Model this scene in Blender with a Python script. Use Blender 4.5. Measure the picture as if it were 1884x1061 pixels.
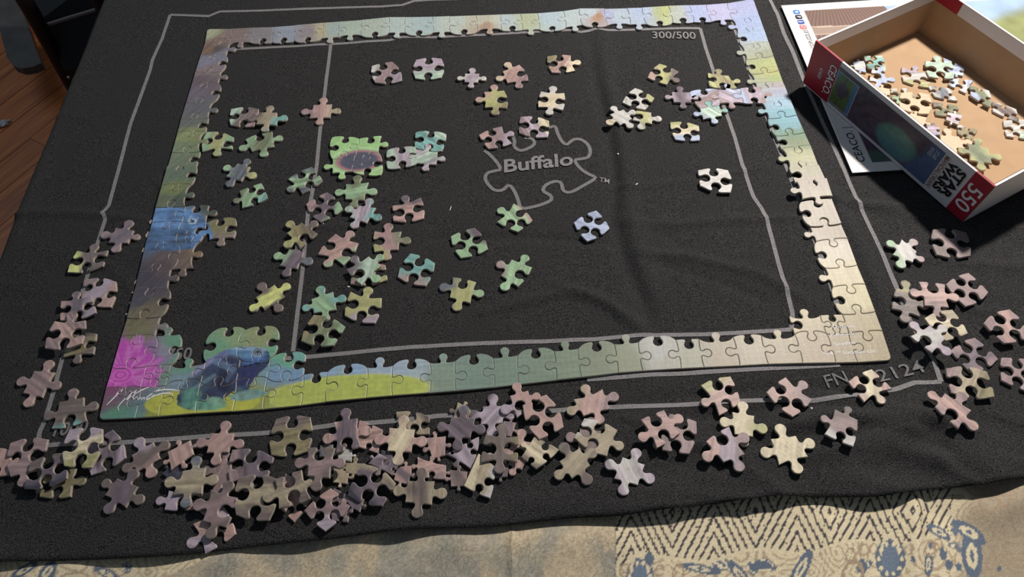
import bpy, bmesh, math, random
import numpy as np
from mathutils import Vector, Matrix
from mathutils.geometry import delaunay_2d_cdt
random.seed(7)
for o in list(bpy.data.objects): bpy.data.objects.remove(o)
SC = bpy.context.scene
COL = SC.collection
# ------------------------------------------------------------------ camera
CR = np.array([[0.99777271, -0.06252028, -0.023256], [-0.06517406, -0.83942326, -0.53955623], [0.01421158, 0.53987017, -0.84162832]])
CC = np.array([0.31136212, -0.22714048, 0.4965009])
FPX = 1300.0
cd = bpy.data.cameras.new('camera'); cam = bpy.data.objects.new('camera', cd); COL.objects.link(cam)
cd.sensor_width = 36.0; cd.lens = FPX/1884*36; cd.clip_start = 0.01; cd.clip_end = 50
M = Matrix.Identity(4)
for r in range(3):
    M[r][0] = CR[0][r]; M[r][1] = -CR[1][r]; M[r][2] = -CR[2][r]; M[r][3] = CC[r]
cam.matrix_world = M
SC.camera = cam
# ------------------------------------------------------------------ world, lights, exposure
w = bpy.data.worlds.new('world'); SC.world = w; w.use_nodes = True
w.node_tree.nodes['Background'].inputs[0].default_value = (0.70, 0.82, 1.0, 1)
w.node_tree.nodes['Background'].inputs[1].default_value = 0.115
def light(name, kind, loc, energy, col, size=0.1, target=None, size_y=None):
    l = bpy.data.lights.new(name, kind); l.energy = energy; l.color = col
    if kind == 'AREA':
        l.size = size
        if size_y: l.shape = 'RECTANGLE'; l.size_y = size_y
    else: l.shadow_soft_size = size
    o = bpy.data.objects.new(name, l); COL.objects.link(o); o.location = loc
    if target is not None:
        o.rotation_euler = (Vector(target)-Vector(loc)).to_track_quat('-Z', 'Y').to_euler()
    return o
light('ceiling_lamp_light', 'POINT', (0.90, 0.57, 0.78), 56, (1.0, 0.925, 0.85), 0.035)
light('window_light', 'AREA', (-1.5, 1.7, 1.3), 6.5, (0.72, 0.85, 1.0), 1.1, (0.2, 0.2, 0), 1.2)
SC.view_settings.view_transform = 'Standard'; SC.view_settings.look = 'None'
SC.view_settings.exposure = 0.0; SC.view_settings.gamma = 1.0
SC.view_settings.use_curve_mapping = False
# ------------------------------------------------------------------ helpers
def unp(x, y, z=0.0):
    d = CR.T @ np.array([(x-942)/FPX, (y-530.5)/FPX, 1.0]); s = (z-CC[2])/d[2]
    return CC+s*d
def proj(P):
    Y = (np.asarray(P, float)-CC) @ CR.T
    return np.stack([942+FPX*Y[..., 0]/Y[..., 2], 530.5+FPX*Y[..., 1]/Y[..., 2]], -1)
def lin(c):
    c = np.asarray(c, float)/255.0
    return np.where(c <= 0.04045, c/12.92, ((c+0.055)/1.055)**2.4)
def hsh(i, j, s=0):
    n = (i.astype(np.int64)*374761393+j.astype(np.int64)*668265263+s*69069) & 0x7fffffff
    n = ((n ^ (n >> 13))*1274126177) & 0x7fffffff
    return ((n ^ (n >> 16)) & 0xffff)/65535.0
def vnoise(x, y, s=0):
    i = np.floor(x); j = np.floor(y); u = x-i; v = y-j
    u = u*u*(3-2*u); v = v*v*(3-2*v)
    return (hsh(i, j, s)*(1-u)+hsh(i+1, j, s)*u)*(1-v)+(hsh(i, j+1, s)*(1-u)+hsh(i+1, j+1, s)*u)*v
def fbm(x, y, s=0, o=3):
    t = 0; a = 0.5; k = 0
    for q in range(o):
        t = t+a*vnoise(x*2**q+17*q, y*2**q-9*q, s+q); k += a; a *= 0.5
    return t/k
def sstep(a, b, x):
    t = np.clip((x-a)/(b-a), 0, 1); return t*t*(3-2*t)
def mat(name, col=(0.5, 0.5, 0.5), rough=0.6, spec=0.4, attr=False, bump=None, noise=None, metal=0.0, sheen=0.0, wave=None, coat=0):
    m = bpy.data.materials.new(name); m.use_nodes = True
    N = m.node_tree.nodes; L = m.node_tree.links; b = N['Principled BSDF']
    b.inputs['Roughness'].default_value = rough; b.inputs['Specular IOR Level'].default_value = spec
    b.inputs['Metallic'].default_value = metal
    b.inputs['Coat Weight'].default_value = coat; b.inputs['Coat Roughness'].default_value = 0.25
    if sheen:
        b.inputs['Sheen Weight'].default_value = sheen; b.inputs['Sheen Roughness'].default_value = 0.45
    tc = N.new('ShaderNodeTexCoord')
    if attr:
        a = N.new('ShaderNodeAttribute'); a.attribute_name = 'Col'; src = a.outputs['Color']
    else:
        rgb = N.new('ShaderNodeRGB'); rgb.outputs[0].default_value = (*col, 1); src = rgb.outputs[0]
    if noise:
        sc, amt = noise
        nz = N.new('ShaderNodeTexNoise'); nz.inputs['Scale'].default_value = sc; nz.inputs['Detail'].default_value = 4
        L.new(tc.outputs['Object'], nz.inputs['Vector'])
        mr = N.new('ShaderNodeMapRange'); mr.inputs[1].default_value = 0.3; mr.inputs[2].default_value = 0.7
        mr.inputs[3].default_value = 1-amt; mr.inputs[4].default_value = 1+amt
        L.new(nz.outputs[0], mr.inputs[0])
        vm = N.new('ShaderNodeVectorMath'); vm.operation = 'SCALE'
        L.new(src, vm.inputs[0]); L.new(mr.outputs[0], vm.inputs['Scale']); src = vm.outputs[0]
    L.new(src, b.inputs['Base Color'])
    if bump:
        sc, st, dist = bump
        nz = N.new('ShaderNodeTexNoise'); nz.inputs['Scale'].default_value = sc; nz.inputs['Detail'].default_value = 3
        L.new(tc.outputs['Object'], nz.inputs['Vector'])
        bp = N.new('ShaderNodeBump'); bp.inputs['Strength'].default_value = st; bp.inputs['Distance'].default_value = dist
        L.new(nz.outputs[0], bp.inputs['Height']); L.new(bp.outputs[0], b.inputs['Normal'])
    return m
MT = dict(
    printed=mat('printed_card', rough=0.46, spec=0.45, attr=True, bump=(900, 0.25, 0.0004), noise=(420, 0.07)),
    core=mat('grey_card_core', (0.40, 0.34, 0.28), 0.85, 0.2, noise=(300, 0.12)),
    felt=mat('black_felt', (0.0330, 0.0328, 0.0335), 1.0, 0.04, noise=(1300, 0.95), bump=(900, 0.9, 0.0009), sheen=0.03),
    line=mat('grey_printed_ink', (0.21, 0.205, 0.21), 0.9, 0.1, noise=(1300, 0.45), bump=(1300, 0.4, 0.0004)),
    logo=mat('grey_logo_ink', (0.17, 0.167, 0.17), 0.9, 0.1, noise=(1300, 0.4)),
    cloth=mat('printed_cotton', rough=0.9, spec=0.1, attr=True, bump=(1100, 0.5, 0.0006), noise=(700, 0.14)),
    kraft=mat('brown_cardboard', (0.40, 0.27, 0.165), 0.85, 0.15, noise=(60, 0.05), bump=(500, 0.15, 0.0003)),
    white=mat('white_paper', (0.64, 0.63, 0.66), 0.5, 0.3),
    leaf=mat('leaflet_print', rough=0.38, spec=0.4, attr=True),
    red=mat('red_print', (0.33, 0.018, 0.035), 0.4, 0.4, noise=(90, 0.08)),
    ink=mat('black_print', (0.012, 0.012, 0.014), 0.5, 0.3),
    bronze=mat('bronze_print', (0.24, 0.13, 0.08), 0.45, 0.3),
    wtext=mat('white_print', (0.75, 0.74, 0.76), 0.5, 0.3),
    paletext=mat('pale_blue_print', (0.36, 0.42, 0.52), 0.5, 0.3),
    boxart=mat('box_art_print', rough=0.35, spec=0.4, attr=True),
    wood=None,
    darkm=mat('black_chair_paint', (0.006, 0.006, 0.007), 0.55, 0.3),
    greym=mat('grey_chair_bar', (0.16, 0.145, 0.13), 0.5, 0.4),
    pad=mat('grey_chair_plastic', (0.075, 0.07, 0.065), 0.6, 0.3, noise=(25, 0.2)),
    steel=mat('screw_steel', (0.5, 0.5, 0.52), 0.35, 0.5, metal=0.8),
)
def obj(name, verts, faces, m, parent=None, smooth=False, cols=None, mats=None, fm=None, link=True):
    me = bpy.data.meshes.new(name); me.from_pydata([tuple(v) for v in verts], [], faces); 
    for mm in (mats or [m]): me.materials.append(mm)
    if fm is not None: me.polygons.foreach_set('material_index', fm)
    if cols is not None:
        a = me.color_attributes.new('Col', 'FLOAT_COLOR', 'POINT')
        c = np.ones((len(verts), 4)); c[:, :3] = cols; a.data.foreach_set('color', c.ravel())
    if smooth: me.polygons.foreach_set('use_smooth', [True]*len(me.polygons))
    me.update()
    o = bpy.data.objects.new(name, me); COL.objects.link(o)
    if parent: o.parent = parent
    return o
def tag(o, label=None, cat=None, group=None, kind=None):
    if label: o['label'] = label
    if cat: o['category'] = cat
    if group: o['group'] = group
    if kind: o['kind'] = kind
    return o
def empty(name, loc=(0, 0, 0)):
    o = bpy.data.objects.new(name, None); COL.objects.link(o); o.location = loc; o.empty_display_size = 0.02
    return o
def local(V, loc): return np.asarray(V, float)-np.asarray(loc, float)
def box_mesh(a, b):
    x0, y0, z0 = a; x1, y1, z1 = b
    v = [(x0, y0, z0), (x1, y0, z0), (x1, y1, z0), (x0, y1, z0), (x0, y0, z1), (x1, y0, z1), (x1, y1, z1), (x0, y1, z1)]
    f = [(0, 3, 2, 1), (4, 5, 6, 7), (0, 1, 5, 4), (1, 2, 6, 5), (2, 3, 7, 6), (3, 0, 4, 7)]
    return v, f
def seg_interp(P, n):
    P = np.asarray(P, float); d = np.r_[0, np.cumsum(np.linalg.norm(np.diff(P, axis=0), axis=1))]
    t = np.linspace(0, d[-1], n); return np.stack([np.interp(t, d, P[:, k]) for k in range(P.shape[1])], 1)
def catmull(P, sub, closed=False):
    P = [np.asarray(p, float) for p in P]; out = []
    n = len(P); rng = range(n) if closed else range(n-1)
    for i in rng:
        p0 = P[(i-1) % n] if closed or i > 0 else 2*P[0]-P[1]; p1 = P[i]; p2 = P[(i+1) % n]
        p3 = P[(i+2) % n] if closed or i+2 < n else 2*P[-1]-P[-2]
        for k in range(sub):
            t = k/sub
            out.append(0.5*((2*p1)+(-p0+p2)*t+(2*p0-5*p1+4*p2-p3)*t*t+(-p0+3*p1-3*p2+p3)*t**3))
    if not closed: out.append(P[-1])
    return np.array(out)
def text_mesh(name, s, org, ux, uy, size, m, parent=None, bold=0.0, hfun=None, width=None, shear=0, lift=0.00012, align='LEFT', space=1.0):
    """flat lettering mapped to a plane: org + x*ux + y*uy"""
    cu = bpy.data.curves.new('t', 'FONT'); cu.body = s; cu.size = size; cu.offset = bold*size; cu.resolution_u = 3; cu.shear = shear
    cu.align_x = align; cu.space_character = space
    to = bpy.data.objects.new('t', cu); COL.objects.link(to)
    dg = bpy.context.evaluated_depsgraph_get(); dg.update()
    me = bpy.data.meshes.new_from_object(to.evaluated_get(dg))
    bpy.data.objects.remove(to)
    co = np.array([v.co[:2] for v in me.vertices])
    if width: 
        k = width/max(1e-6, co[:, 0].max()); co[:, 0] *= k
    ux = np.asarray(ux, float); uy = np.asarray(uy, float); org = np.asarray(org, float)
    nrm = np.cross(ux, uy); nrm /= np.linalg.norm(nrm)
    V = org+co[:, :1]*ux+co[:, 1:]*uy+nrm*lift
    if hfun is not None: V[:, 2] = hfun(V[:, 0], V[:, 1])+lift
    loc = np.zeros(3) if parent is None else np.array(parent.location)
    F = [tuple(p.vertices) for p in me.polygons]
    return obj(name, V-loc, F, m, parent)
# ------------------------------------------------------------------ felt relief
def plane_pts(L, z=0.0): return np.array([unp(x, y, z)[:2] for x, y in L])
RIDGE = []   # (points, amplitude m, sigma m)
for pts, amp, sg in (
    ([(1085, 60), (1098, 150), (1118, 230), (1132, 320), (1128, 400), (1150, 480), (1185, 560), (1205, 622)], -0.0016, 0.006),
    ([(1102, 60), (1116, 150), (1136, 230), (1152, 320), (1160, 400), (1180, 480), (1215, 560)], 0.0016, 0.008),
    ([(880, 575), (960, 555), (1040, 535), (1100, 545), (1150, 580), (1195, 612)], 0.0013, 0.004),
    ([(1010, 520), (1060, 532), (1120, 560), (1170, 600)], 0.0011, 0.003),
    ([(780, 437), (860, 438), (960, 436), (1060, 442), (1130, 446)], -0.0009, 0.003),
    ([(1130, 405), (1240, 413), (1330, 405), (1420, 402), (1470, 398)], 0.0011, 0.004),
    ([(1060, 345), (1180, 343), (1300, 330), (1380, 312), (1430, 305)], 0.0008, 0.003),
    ([(1170, 465), (1260, 470), (1400, 505), (1500, 560)], 0.0014, 0.004),
    ([(1215, 485), (1330, 520), (1430, 560)], -0.0008, 0.004),
    ([(0, 396), (60, 392), (130, 391), (200, 396), (270, 404)], 0.0011, 0.003),
    ([(190, 480), (235, 520), (255, 560)], 0.0006, 0.003),
    ([(440, 432), (520, 427), (600, 418), (720, 404)], 0.0010, 0.002),
    ([(290, 330), (310, 360), (290, 390)], 0.0005, 0.004),
    ([(120, 150), (150, 140), (185, 135)], 0.0005, 0.004),
    ([(95, 210), (130, 211), (170, 218)], 0.0005, 0.003),
    ([(1500, 345), (1545, 370), (1600, 378), (1680, 380)], 0.0016, 0.004),
    ([(1500, 300), (1530, 360), (1580, 450), (1625, 560), (1650, 640)], 0.0018, 0.006),
    ([(1640, 480), (1670, 560), (1700, 640), (1740, 720), (1780, 790)], 0.0016, 0.007),
    ([(1240, 770), (1330, 762), (1420, 752), (1520, 748), (1640, 752)], -0.0012, 0.004),
    ([(1330, 800), (1440, 785), (1540, 765), (1650, 762), (1760, 765)], 0.0022, 0.006),
    ([(1260, 800), (1420, 850), (1560, 820), (1660, 790), (1740, 770)], 0.0016, 0.007),
    ([(1180, 740), (1300, 725), (1420, 716), (1520, 712), (1640, 735)], -0.0010, 0.004),
    ([(900, 940), (1040, 915), (1180, 895), (1300, 880), (1420, 880)], 0.0010, 0.008),
    ([(1560, 850), (1640, 820), (1740, 850), (1850, 870)], 0.0018, 0.008),
    ([(1700, 780), (1740, 830), (1790, 880)], -0.0018, 0.006),
    ([(1420, 20), (1455, 100), (1500, 190), (1545, 300)], -0.0012, 0.005),
    ([(1445, 170), (1490, 260), (1530, 330)], 0.0008, 0.005),
    ([(1800, 450), (1830, 560), (1880, 660)], 0.0012, 0.006),
    ([(80, 230), (60, 330), (30, 420)], 0.0008, 0.010),
    ([(830, 120), (900, 180), (960, 260)], 0.0006, 0.010),
):
    RIDGE.append((plane_pts(pts), amp*1.9, sg*0.75))
def felt_h(x, y):
    x = np.atleast_1d(np.asarray(x, float)); y = np.atleast_1d(np.asarray(y, float))
    h = 0.0020*(fbm(x*9+3, y*9+1, 5, 2)-0.5)+0.0011*(fbm(x*38, y*38, 8, 2)-0.5)
    rd = 1-np.abs(2*fbm(x*11+2.2*y*11, y*17, 21, 2)-1); mk = sstep(0.22, 0.50, x)*sstep(-0.012, -0.034, y)+sstep(0.632, 0.66, x)*sstep(0.24, 0.10, y)*sstep(-0.03, 0.02, y)
    h = h+0.0030*rd**9*np.clip(mk, 0, 1)
    for P, amp, sg in RIDGE:
        d2 = np.full(x.shape, 1e9); tt = np.zeros(x.shape); n = len(P)-1
        for i in range(n):
            a = P[i]; b = P[i+1]; ab = b-a
            t = np.clip(((x-a[0])*ab[0]+(y-a[1])*ab[1])/(ab@ab), 0, 1)
            q = (x-a[0]-t*ab[0])**2+(y-a[1]-t*ab[1])**2
            m = q < d2; d2[m] = q[m]; tt[m] = (i+t[m])/n
        fade = np.clip(tt*5, 0, 1)*np.clip((1-tt)*5, 0, 1)
        h = h+amp*np.exp(-d2/(2*sg*sg))*(0.35+0.65*fade)
    return h
# ------------------------------------------------------------------ black felt mat
EDGE_B = plane_pts([(-60, 1041), (0, 1034), (200, 1028), (339, 1021), (480, 1004), (605, 991), (726, 977), (820, 973), (908, 970), (1040, 955), (1140, 951), (1233, 938), (1331, 927), (1421, 915), (1510, 914), (1600, 917), (1645, 911), (1690, 902), (1802, 894), (1884, 880), (1990, 862)])
XL = -0.121
er0 = unp(1702, 0)[:2]; er1 = unp(1868, 345)[:2]; er2 = er1+(er1-er0)*1.35
EDGE_B = np.vstack([[XL, EDGE_B[0, 1]-0.004], EDGE_B[EDGE_B[:, 0] > XL+0.002]])
EDGE_B = EDGE_B[EDGE_B[:, 0] < 0.80]
cornerBR = EDGE_B[-1]+np.array([0.06, 0.012])
EDGE_B = np.vstack([EDGE_B, cornerBR])
NU, NV = 300, 210
bot = seg_interp(catmull(EDGE_B, 6), NU)
YT = 0.60
def right_x(y): 
    k = (er1[0]-er0[0])/(er1[1]-er0[1]); return er0[0]+k*(y-er0[1])
topx = np.linspace(XL, right_x(YT), NU); bot[-1] = cornerBR
V = []; 
vv = np.linspace(0, 1, NV)
rx0 = cornerBR; rx1 = np.array([right_x(YT), YT])
for j in range(NV):
    t = vv[j]
    row = bot*(1-t)+np.stack([topx, np.full(NU, YT)], 1)*t
    V.append(row)
V = np.array(V).reshape(-1, 2)
H = felt_h(V[:, 0], V[:, 1])
T_ = np.repeat(vv, NU); U_ = np.tile(np.linspace(0, 1, NU), NV)
lift = 0.0030*np.exp(-(T_/0.022)**2)*(0.5+0.5*np.sin(U_*34)+0.5*np.sin(U_*13+1))
lift += 0.0075*np.exp(-(T_/0.035)**2)*(np.exp(-((V[:, 0]-0.648)/0.022)**2)+0.7*np.exp(-((V[:, 0]-0.485)/0.030)**2)+0.5*np.exp(-((V[:, 0]-0.555)/0.02)**2))
verts = np.c_[V, H+np.clip(lift, 0, 1)]
F = [(j*NU+i, j*NU+i+1, (j+1)*NU+i+1, (j+1)*NU+i) for j in range(NV-1) for i in range(NU-1)]
# the left side bends over the table edge and hangs
nb = len(verts); HB = 16; extra = []
for j in range(NV):
    b0 = verts[j*NU]
    for k in range(1, HB+1):
        if k <= 8:
            a = k/8*math.pi/2; p = (b0[0]-0.010*math.sin(a), b0[1], b0[2]-0.010*(1-math.cos(a)))
        else:
            q = (k-8)/8; p = (b0[0]-0.010-0.004*math.sin(q*3+b0[1]*30), b0[1], b0[2]-0.010-0.075*q)
        extra.append(p)
verts = np.vstack([verts, extra])
for j in range(NV-1):
    for k in range(HB):
        a = j*NU if k == 0 else nb+j*HB+k-1; b = (j+1)*NU if k == 0 else nb+(j+1)*HB+k-1
        c = nb+(j+1)*HB+k; d = nb+j*HB+k
        F.append((a, b, c, d))
felt = obj('felt_mat', verts, F, MT['felt'], smooth=True)
tag(felt, 'black felt puzzle roll mat with grey printed outlines, spread over the table', 'mat')
sm = felt.modifiers.new('thickness', 'SOLIDIFY'); sm.thickness = 0.0011; sm.offset = -1
def ribbon(name, pts, width, m, parent, z=0.00022, hf=felt_h, closed=False, sub=5, taper=False, smooth_curve=True, px=True):
    P = plane_pts(pts) if px else np.asarray(pts, float)
    if smooth_curve: P = catmull(P, sub)
    P = seg_interp(P, max(8, int(np.linalg.norm(np.diff(P, axis=0), axis=1).sum()/0.003)))
    T = np.gradient(P, axis=0); T /= np.linalg.norm(T, axis=1)[:, None]+1e-12
    Nn = np.stack([-T[:, 1], T[:, 0]], 1); wd = np.full(len(P), width/2)
    if taper: wd = wd*(0.35+0.65*np.sin(np.linspace(0.15, 2.9, len(P))))
    A = P+Nn*wd[:, None]; B = P-Nn*wd[:, None]
    za = hf(A[:, 0], A[:, 1]); zb = hf(B[:, 0], B[:, 1]); zc = hf(P[:, 0], P[:, 1])
    Vv = np.vstack([np.c_[A, za+z], np.c_[P, zc+z], np.c_[B, zb+z]]); n = len(P)
    Ff = [(i, n+i, n+i+1, i+1) for i in range(n-1)]+[(n+i, 2*n+i, 2*n+i+1, n+i+1) for i in range(n-1)]
    if (T[0, 0]*0+1) : Ff = [tuple(reversed(f)) if False else f for f in Ff]
    return obj(name, Vv-np.array([*parent.location]) if parent else Vv, Ff, m, parent)
LN = MT['line']
RB = lambda pts, w=0.0036, sc=False: ribbon('printed_line', pts, w, LN, felt, smooth_curve=sc, z=0.0004)
RB([(73, 815), (72, 798), (82, 777), (98, 723), (115, 661), (157, 522), (177, 457), (195, 402), (190, 392), (201, 378), (222, 300), (240, 230), (262, 170), (277, 128), (280, 112), (298, 72), (313, 27)])
RB([(313, 27), (384, 30), (405, 22), (480, 20), (560, 17), (700, 13), (740, 10), (762, 2), (800, 0), (1000, -4), (1400, -16)])
RB([(78, 820), (117, 817), (230, 814), (313, 808), (380, 802), (480, 797), (575, 787), (610, 782), (685, 778), (730, 774), (810, 765), (920, 760), (1023, 755), (1060, 752), (1173, 747), (1270, 744), (1370, 738), (1413, 737), (1497, 737), (1563, 727), (1647, 716), (1684, 703), (1728, 705)])
RB([(1728, 705), (1714, 664), (1692, 630), (1673, 596), (1648, 530), (1621, 461), (1583, 381), (1563, 336), (1528, 253), (1500, 190), (1471, 122), (1459, 93), (1442, 59), (1430, 25), (1417, 0), (1405, -30)])
RB([(400, 92), (424, 91), (606, 82), (717, 75), (740, 69), (797, 69), (931, 62), (1014, 57), (1048, 55), (1069, 59), (1099, 53), (1117, 56), (1202, 54), (1288, 53)])
RB([(1288, 53), (1298, 90), (1312, 132), (1330, 193), (1340, 220), (1353, 257), (1366, 304), (1386, 362), (1402, 385), (1411, 407), (1432, 487), (1446, 532), (1458, 575), (1456, 606)])
RB([(1456, 606), (1365, 612), (1299, 615), (1176, 616), (1091, 624), (900, 631), (752, 639), (567, 656), (420, 666), (340, 680)])
RB([(609, 82), (599, 158), (590, 233), (583, 304), (574, 358), (567, 392), (556, 504), (539, 646)])
RB([(1340, 10), (1351, 51), (1364, 88), (1378, 132), (1405, 200), (1424, 250), (1451, 317), (1474, 381), (1506, 461), (1528, 522), (1540, 560)], 0.0042)
RB([(1080, 697), (1129, 694), (1197, 689), (1280, 685), (1429, 676), (1545, 670)], 0.0042)
Q = lambda L, ox=780, oy=60, s=2.948: [(ox+x/s, oy+y/s) for x, y in L]
LG = lambda L, w=0.0034: ribbon('logo_outline', Q(L), w, MT['logo'], felt, z=0.0005)
LG([(655, 518), (690, 512), (712, 508), (725, 545), (745, 585), (772, 608), (797, 590), (820, 578), (855, 582), (890, 610), (902, 645), (890, 675), (850, 685), (820, 690), (830, 715), (865, 750), (900, 770), (930, 787), (880, 822), (830, 852), (785, 868), (755, 855), (748, 825), (735, 808), (700, 808), (660, 828), (645, 855), (665, 872), (688, 885), (690, 908), (650, 928), (600, 942), (530, 952), (510, 905), (490, 860), (465, 828), (445, 838), (425, 855), (385, 855), (350, 825), (332, 790), (345, 762), (385, 750), (415, 742), (400, 710), (370, 675), (340, 648), (328, 640)])
LG([(480, 560), (492, 590), (490, 618), (520, 640), (560, 632), (595, 610), (598, 588), (575, 572), (545, 572)])
def felt_text(s, p0, p1, hgt_px, m=LN, bold=0.0, shear=0, width=True, name='printed_text'):
    a = unp(*p0); b = unp(*p1); ux = (b-a); Lw = np.linalg.norm(ux); ux /= Lw
    up = np.array([-ux[1], ux[0], 0.0]); c = unp(p0[0], p0[1]-hgt_px); h = abs((c-a)@up)
    return text_mesh(name, s, a, ux, up, h*1.38, m, felt, bold, felt_h, Lw if width else None, shear, 0.0010)
felt_text('Buffalo', (925, 318), (1056, 303), 24, LN, 0.022, 0.1, name='logo_lettering')
felt_text('TM', (1102, 335), (1121, 337), 9, LN, 0.01)
felt_text('300/500', (1199, 72), (1280, 74), 13, LN, 0.012)
felt_text('FN', (1522, 713), (1562, 703), 25, MT['logo'], 0.004)
felt_text('2124', (1618, 703), (1703, 684), 25, MT['logo'], 0.004)
felt_text('1000', (92, 804), (160, 797), 24, MT['logo'], 0.02, 0.15)
felt_text('750', (304, 664), (352, 661), 22, MT['logo'], 0.02)
# ------------------------------------------------------------------ table with patchwork cloth
def cloth_relief(x, y):
    h = 0.0016*(fbm(x*14, y*10, 31, 2)-0.5)
    def g(p, q, amp, sg):
        a = unp(*p)[:2]; b = unp(*q)[:2]; ab = b-a
        t = np.clip(((x-a[0])*ab[0]+(y-a[1])*ab[1])/(ab@ab), 0, 1)
        d2 = (x-a[0]-t*ab[0])**2+(y-a[1]-t*ab[1])**2
        return amp*np.exp(-d2/(2*sg*sg))
    for p, q, amp, sg in (((720, 1061), (830, 950), 0.005, 0.010), ((660, 1061), (760, 960), -0.003, 0.010), ((860, 1000), (1120, 990), 0.003, 0.012),
                          ((300, 1075), (420, 1010), 0.004, 0.008), ((1530, 1061), (1530, 960), 0.0015, 0.004), ((1700, 1061), (1695, 910), 0.0045, 0.005),
                          ((1712, 1061), (1707, 910), -0.004, 0.004), ((940, 1061), (940, 960), 0.0012, 0.002), ((1820, 930), (1884, 900), 0.006, 0.010), ((1760, 950), (1820, 900), -0.003, 0.008),
                          ((60, 1061), (120, 1030), 0.003, 0.012), ((520, 1061), (560, 1000), -0.003, 0.012)):
        h = h+g(p, q, amp, sg)
    return h
def lines(v, w): return np.abs((v % 1)-0.5)*2 > 1-w
def cloth_paint(x, y):
    P = proj(np.stack([x, y, np.zeros_like(x)], -1)); u = P[:, 0]; v = P[:, 1]
    n1 = fbm(x*60, y*60, 3, 3); n2 = fbm(x*48+5, y*30, 9, 3); n3 = vnoise(x*900, y*900, 4)
    cream = lin((214, 198, 156)); tan = lin((165, 140, 110)); blue = lin((92, 108, 128)); dk = lin((62, 56, 62)); beige = lin((188, 170, 135)); sage = lin((132, 138, 134))
    C = np.tile(cream, (len(x), 1))
    def mixc(mask, col):
        mask = np.clip(mask, 0, 1)[:, None]; return C*(1-mask)+col*mask
    # mottled panel
    inA = (u < 1133+0.0*v) & (u > 395-(v-1020)*2.2)
    m = sstep(0.38, 0.66, n2)*0.6
    A = beige*(1-m[:, None])+sage*m[:, None]
    A = A*(0.72+0.56*n3)[:, None]
    C[inA] = A[inA]
    # patterned panels
    pan = (u >= 1133) & (u < 1760)
    per = 154.0; k = np.where(u < 1530, (u-1162), (u-1605)+0)
    d = np.abs(((k/per) % 1)-0.5)*2   # 1 at tips of lambda, 0 at V
    vm = np.where((d < 0.5) & (v < 938), 938+(938-v)*0.9, v); ph = (vm+(d-0.5)*150+6*(fbm(u*0.05, v*0.05, 4, 2)-0.5))/30.0
    bend = (v < 955); 
    wv = 0.30+0.10*(vnoise(u*0.35, v*0.35, 8)-0.5)
    ln = np.abs((ph % 1)-0.5)*2 > 1-wv
    border = 1040+8*np.sin(u*0.035)-(u-1133)*0.085
    msk = pan & ln & (v < border-6)
    C[msk] = dk*0.9+0.03
    dash = pan & ~ln & (v < border-6) & (vnoise(u*0.42, v*0.3, 3) > 0.90)
    C[dash] = dk
    # floral border
    fl = ((u >= 1133) & (v >= border)) | ((u < 395-(v-1020)*2.2)) | (u >= 1760)
    ang = fbm(u*0.02, v*0.02, 12, 2)*6
    sw = np.abs(((np.hypot((u % 88)-44, (v % 70)-35)/13+ang*0.6) % 1)-0.5)*2
    C = mixc(fl*(sw > 0.68)*0.75, tan)
    bl = fbm(u*0.022+4, v*0.026, 17, 2)
    C = mixc(fl*sstep(0.71, 0.74, bl)*(u < 1780), blue)
    C = mixc(fl*(np.abs(bl-0.76) < 0.010), cream*1.1)
    right = sstep(1755, 1800, u+12*np.sin(v*0.06))
    tb = lin((158, 140, 112))*(1-0.35*m[:, None])+lin((125, 122, 115))*0.35*m[:, None]
    C = C*(1-right[:, None]*0.85)+tb*right[:, None]*0.85
    def ell(cx, cy, rx, ry, col, rot=0.0, ring=None):
        nonlocal C
        a = math.radians(rot); X = (u-cx)*math.cos(a)+(v-cy)*math.sin(a); Y = -(u-cx)*math.sin(a)+(v-cy)*math.cos(a)
        r = np.hypot(X/rx, Y/ry)+0.07*(vnoise(u*0.25, v*0.25, 6)-0.5)
        mk = (r < 1) if ring is None else (np.abs(r-1) < ring)
        C[mk] = col
    for cx, cy, sx in ((1643, 1025, 1.0), (1179, 1058, 0.9)):
        ell(cx, cy, 28*sx, 38*sx, blue); ell(cx, cy-18, 15, 24, cream, ring=0.20); ell(cx, cy+2, 17*sx, 27*sx, blue*1.25)
        for a in range(10):
            t = a/10*2*math.pi; ell(cx+21*sx*math.cos(t), cy+29*sx*math.sin(t), 3.6, 4.6, cream*1.05)
    for cx, cy, rx, ry, rot in ((1477, 1045, 13, 42, 28), (1795, 1020, 19, 44, -6), (1790, 975, 36, 13, 38), (1735, 975, 26, 9, 32), (1365, 1055, 11, 34, -38), (1290, 1043, 40, 8, 12), (1715, 1035, 9, 22, 5), (40, 1047, 30, 9, -30), (85, 1050, 12, 24, 35), (190, 1052, 26, 9, 25)):
        ell(cx, cy, rx, ry, blue, rot); ell(cx, cy, rx*0.55, ry*0.55, cream, rot); ell(cx, cy, rx*0.18, ry*0.3, blue, rot)
    for cx, cy, r in ((1606, 1033, 4), (1584, 1045, 3.5), (1683, 1027, 4.5), (1742, 1018, 7), (1766, 972, 7), (1752, 1036, 7), (1770, 1040, 6), (1720, 1000, 4), (1738, 1006, 4), (1408, 1040, 3), (1429, 1041, 3), (1196, 1025, 9), (1845, 1043, 4)):
        ell(cx, cy, r, r*1.3, blue)
    for cx, cy, r in ((1568, 1018, 12), (1594, 1008, 11), (1612, 1006, 9), (1677, 1008, 9), (1572, 1056, 26), (1719, 1005, 13), (1731, 998, 11), (1830, 1030, 14), (1860, 1025, 12), (1250, 1050, 14), (1150, 1047, 12), (1215, 1047, 11), (1822, 920, 22), (1848, 915, 16)):
        ell(cx, cy, r*0.7, r, tan, 15, 0.16)
    C = C*(0.93+0.14*n1)[:, None]
    seam = ((np.abs(u-940) < 1.6) & inA) | (np.abs(u-1133) < 1.2)
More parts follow.
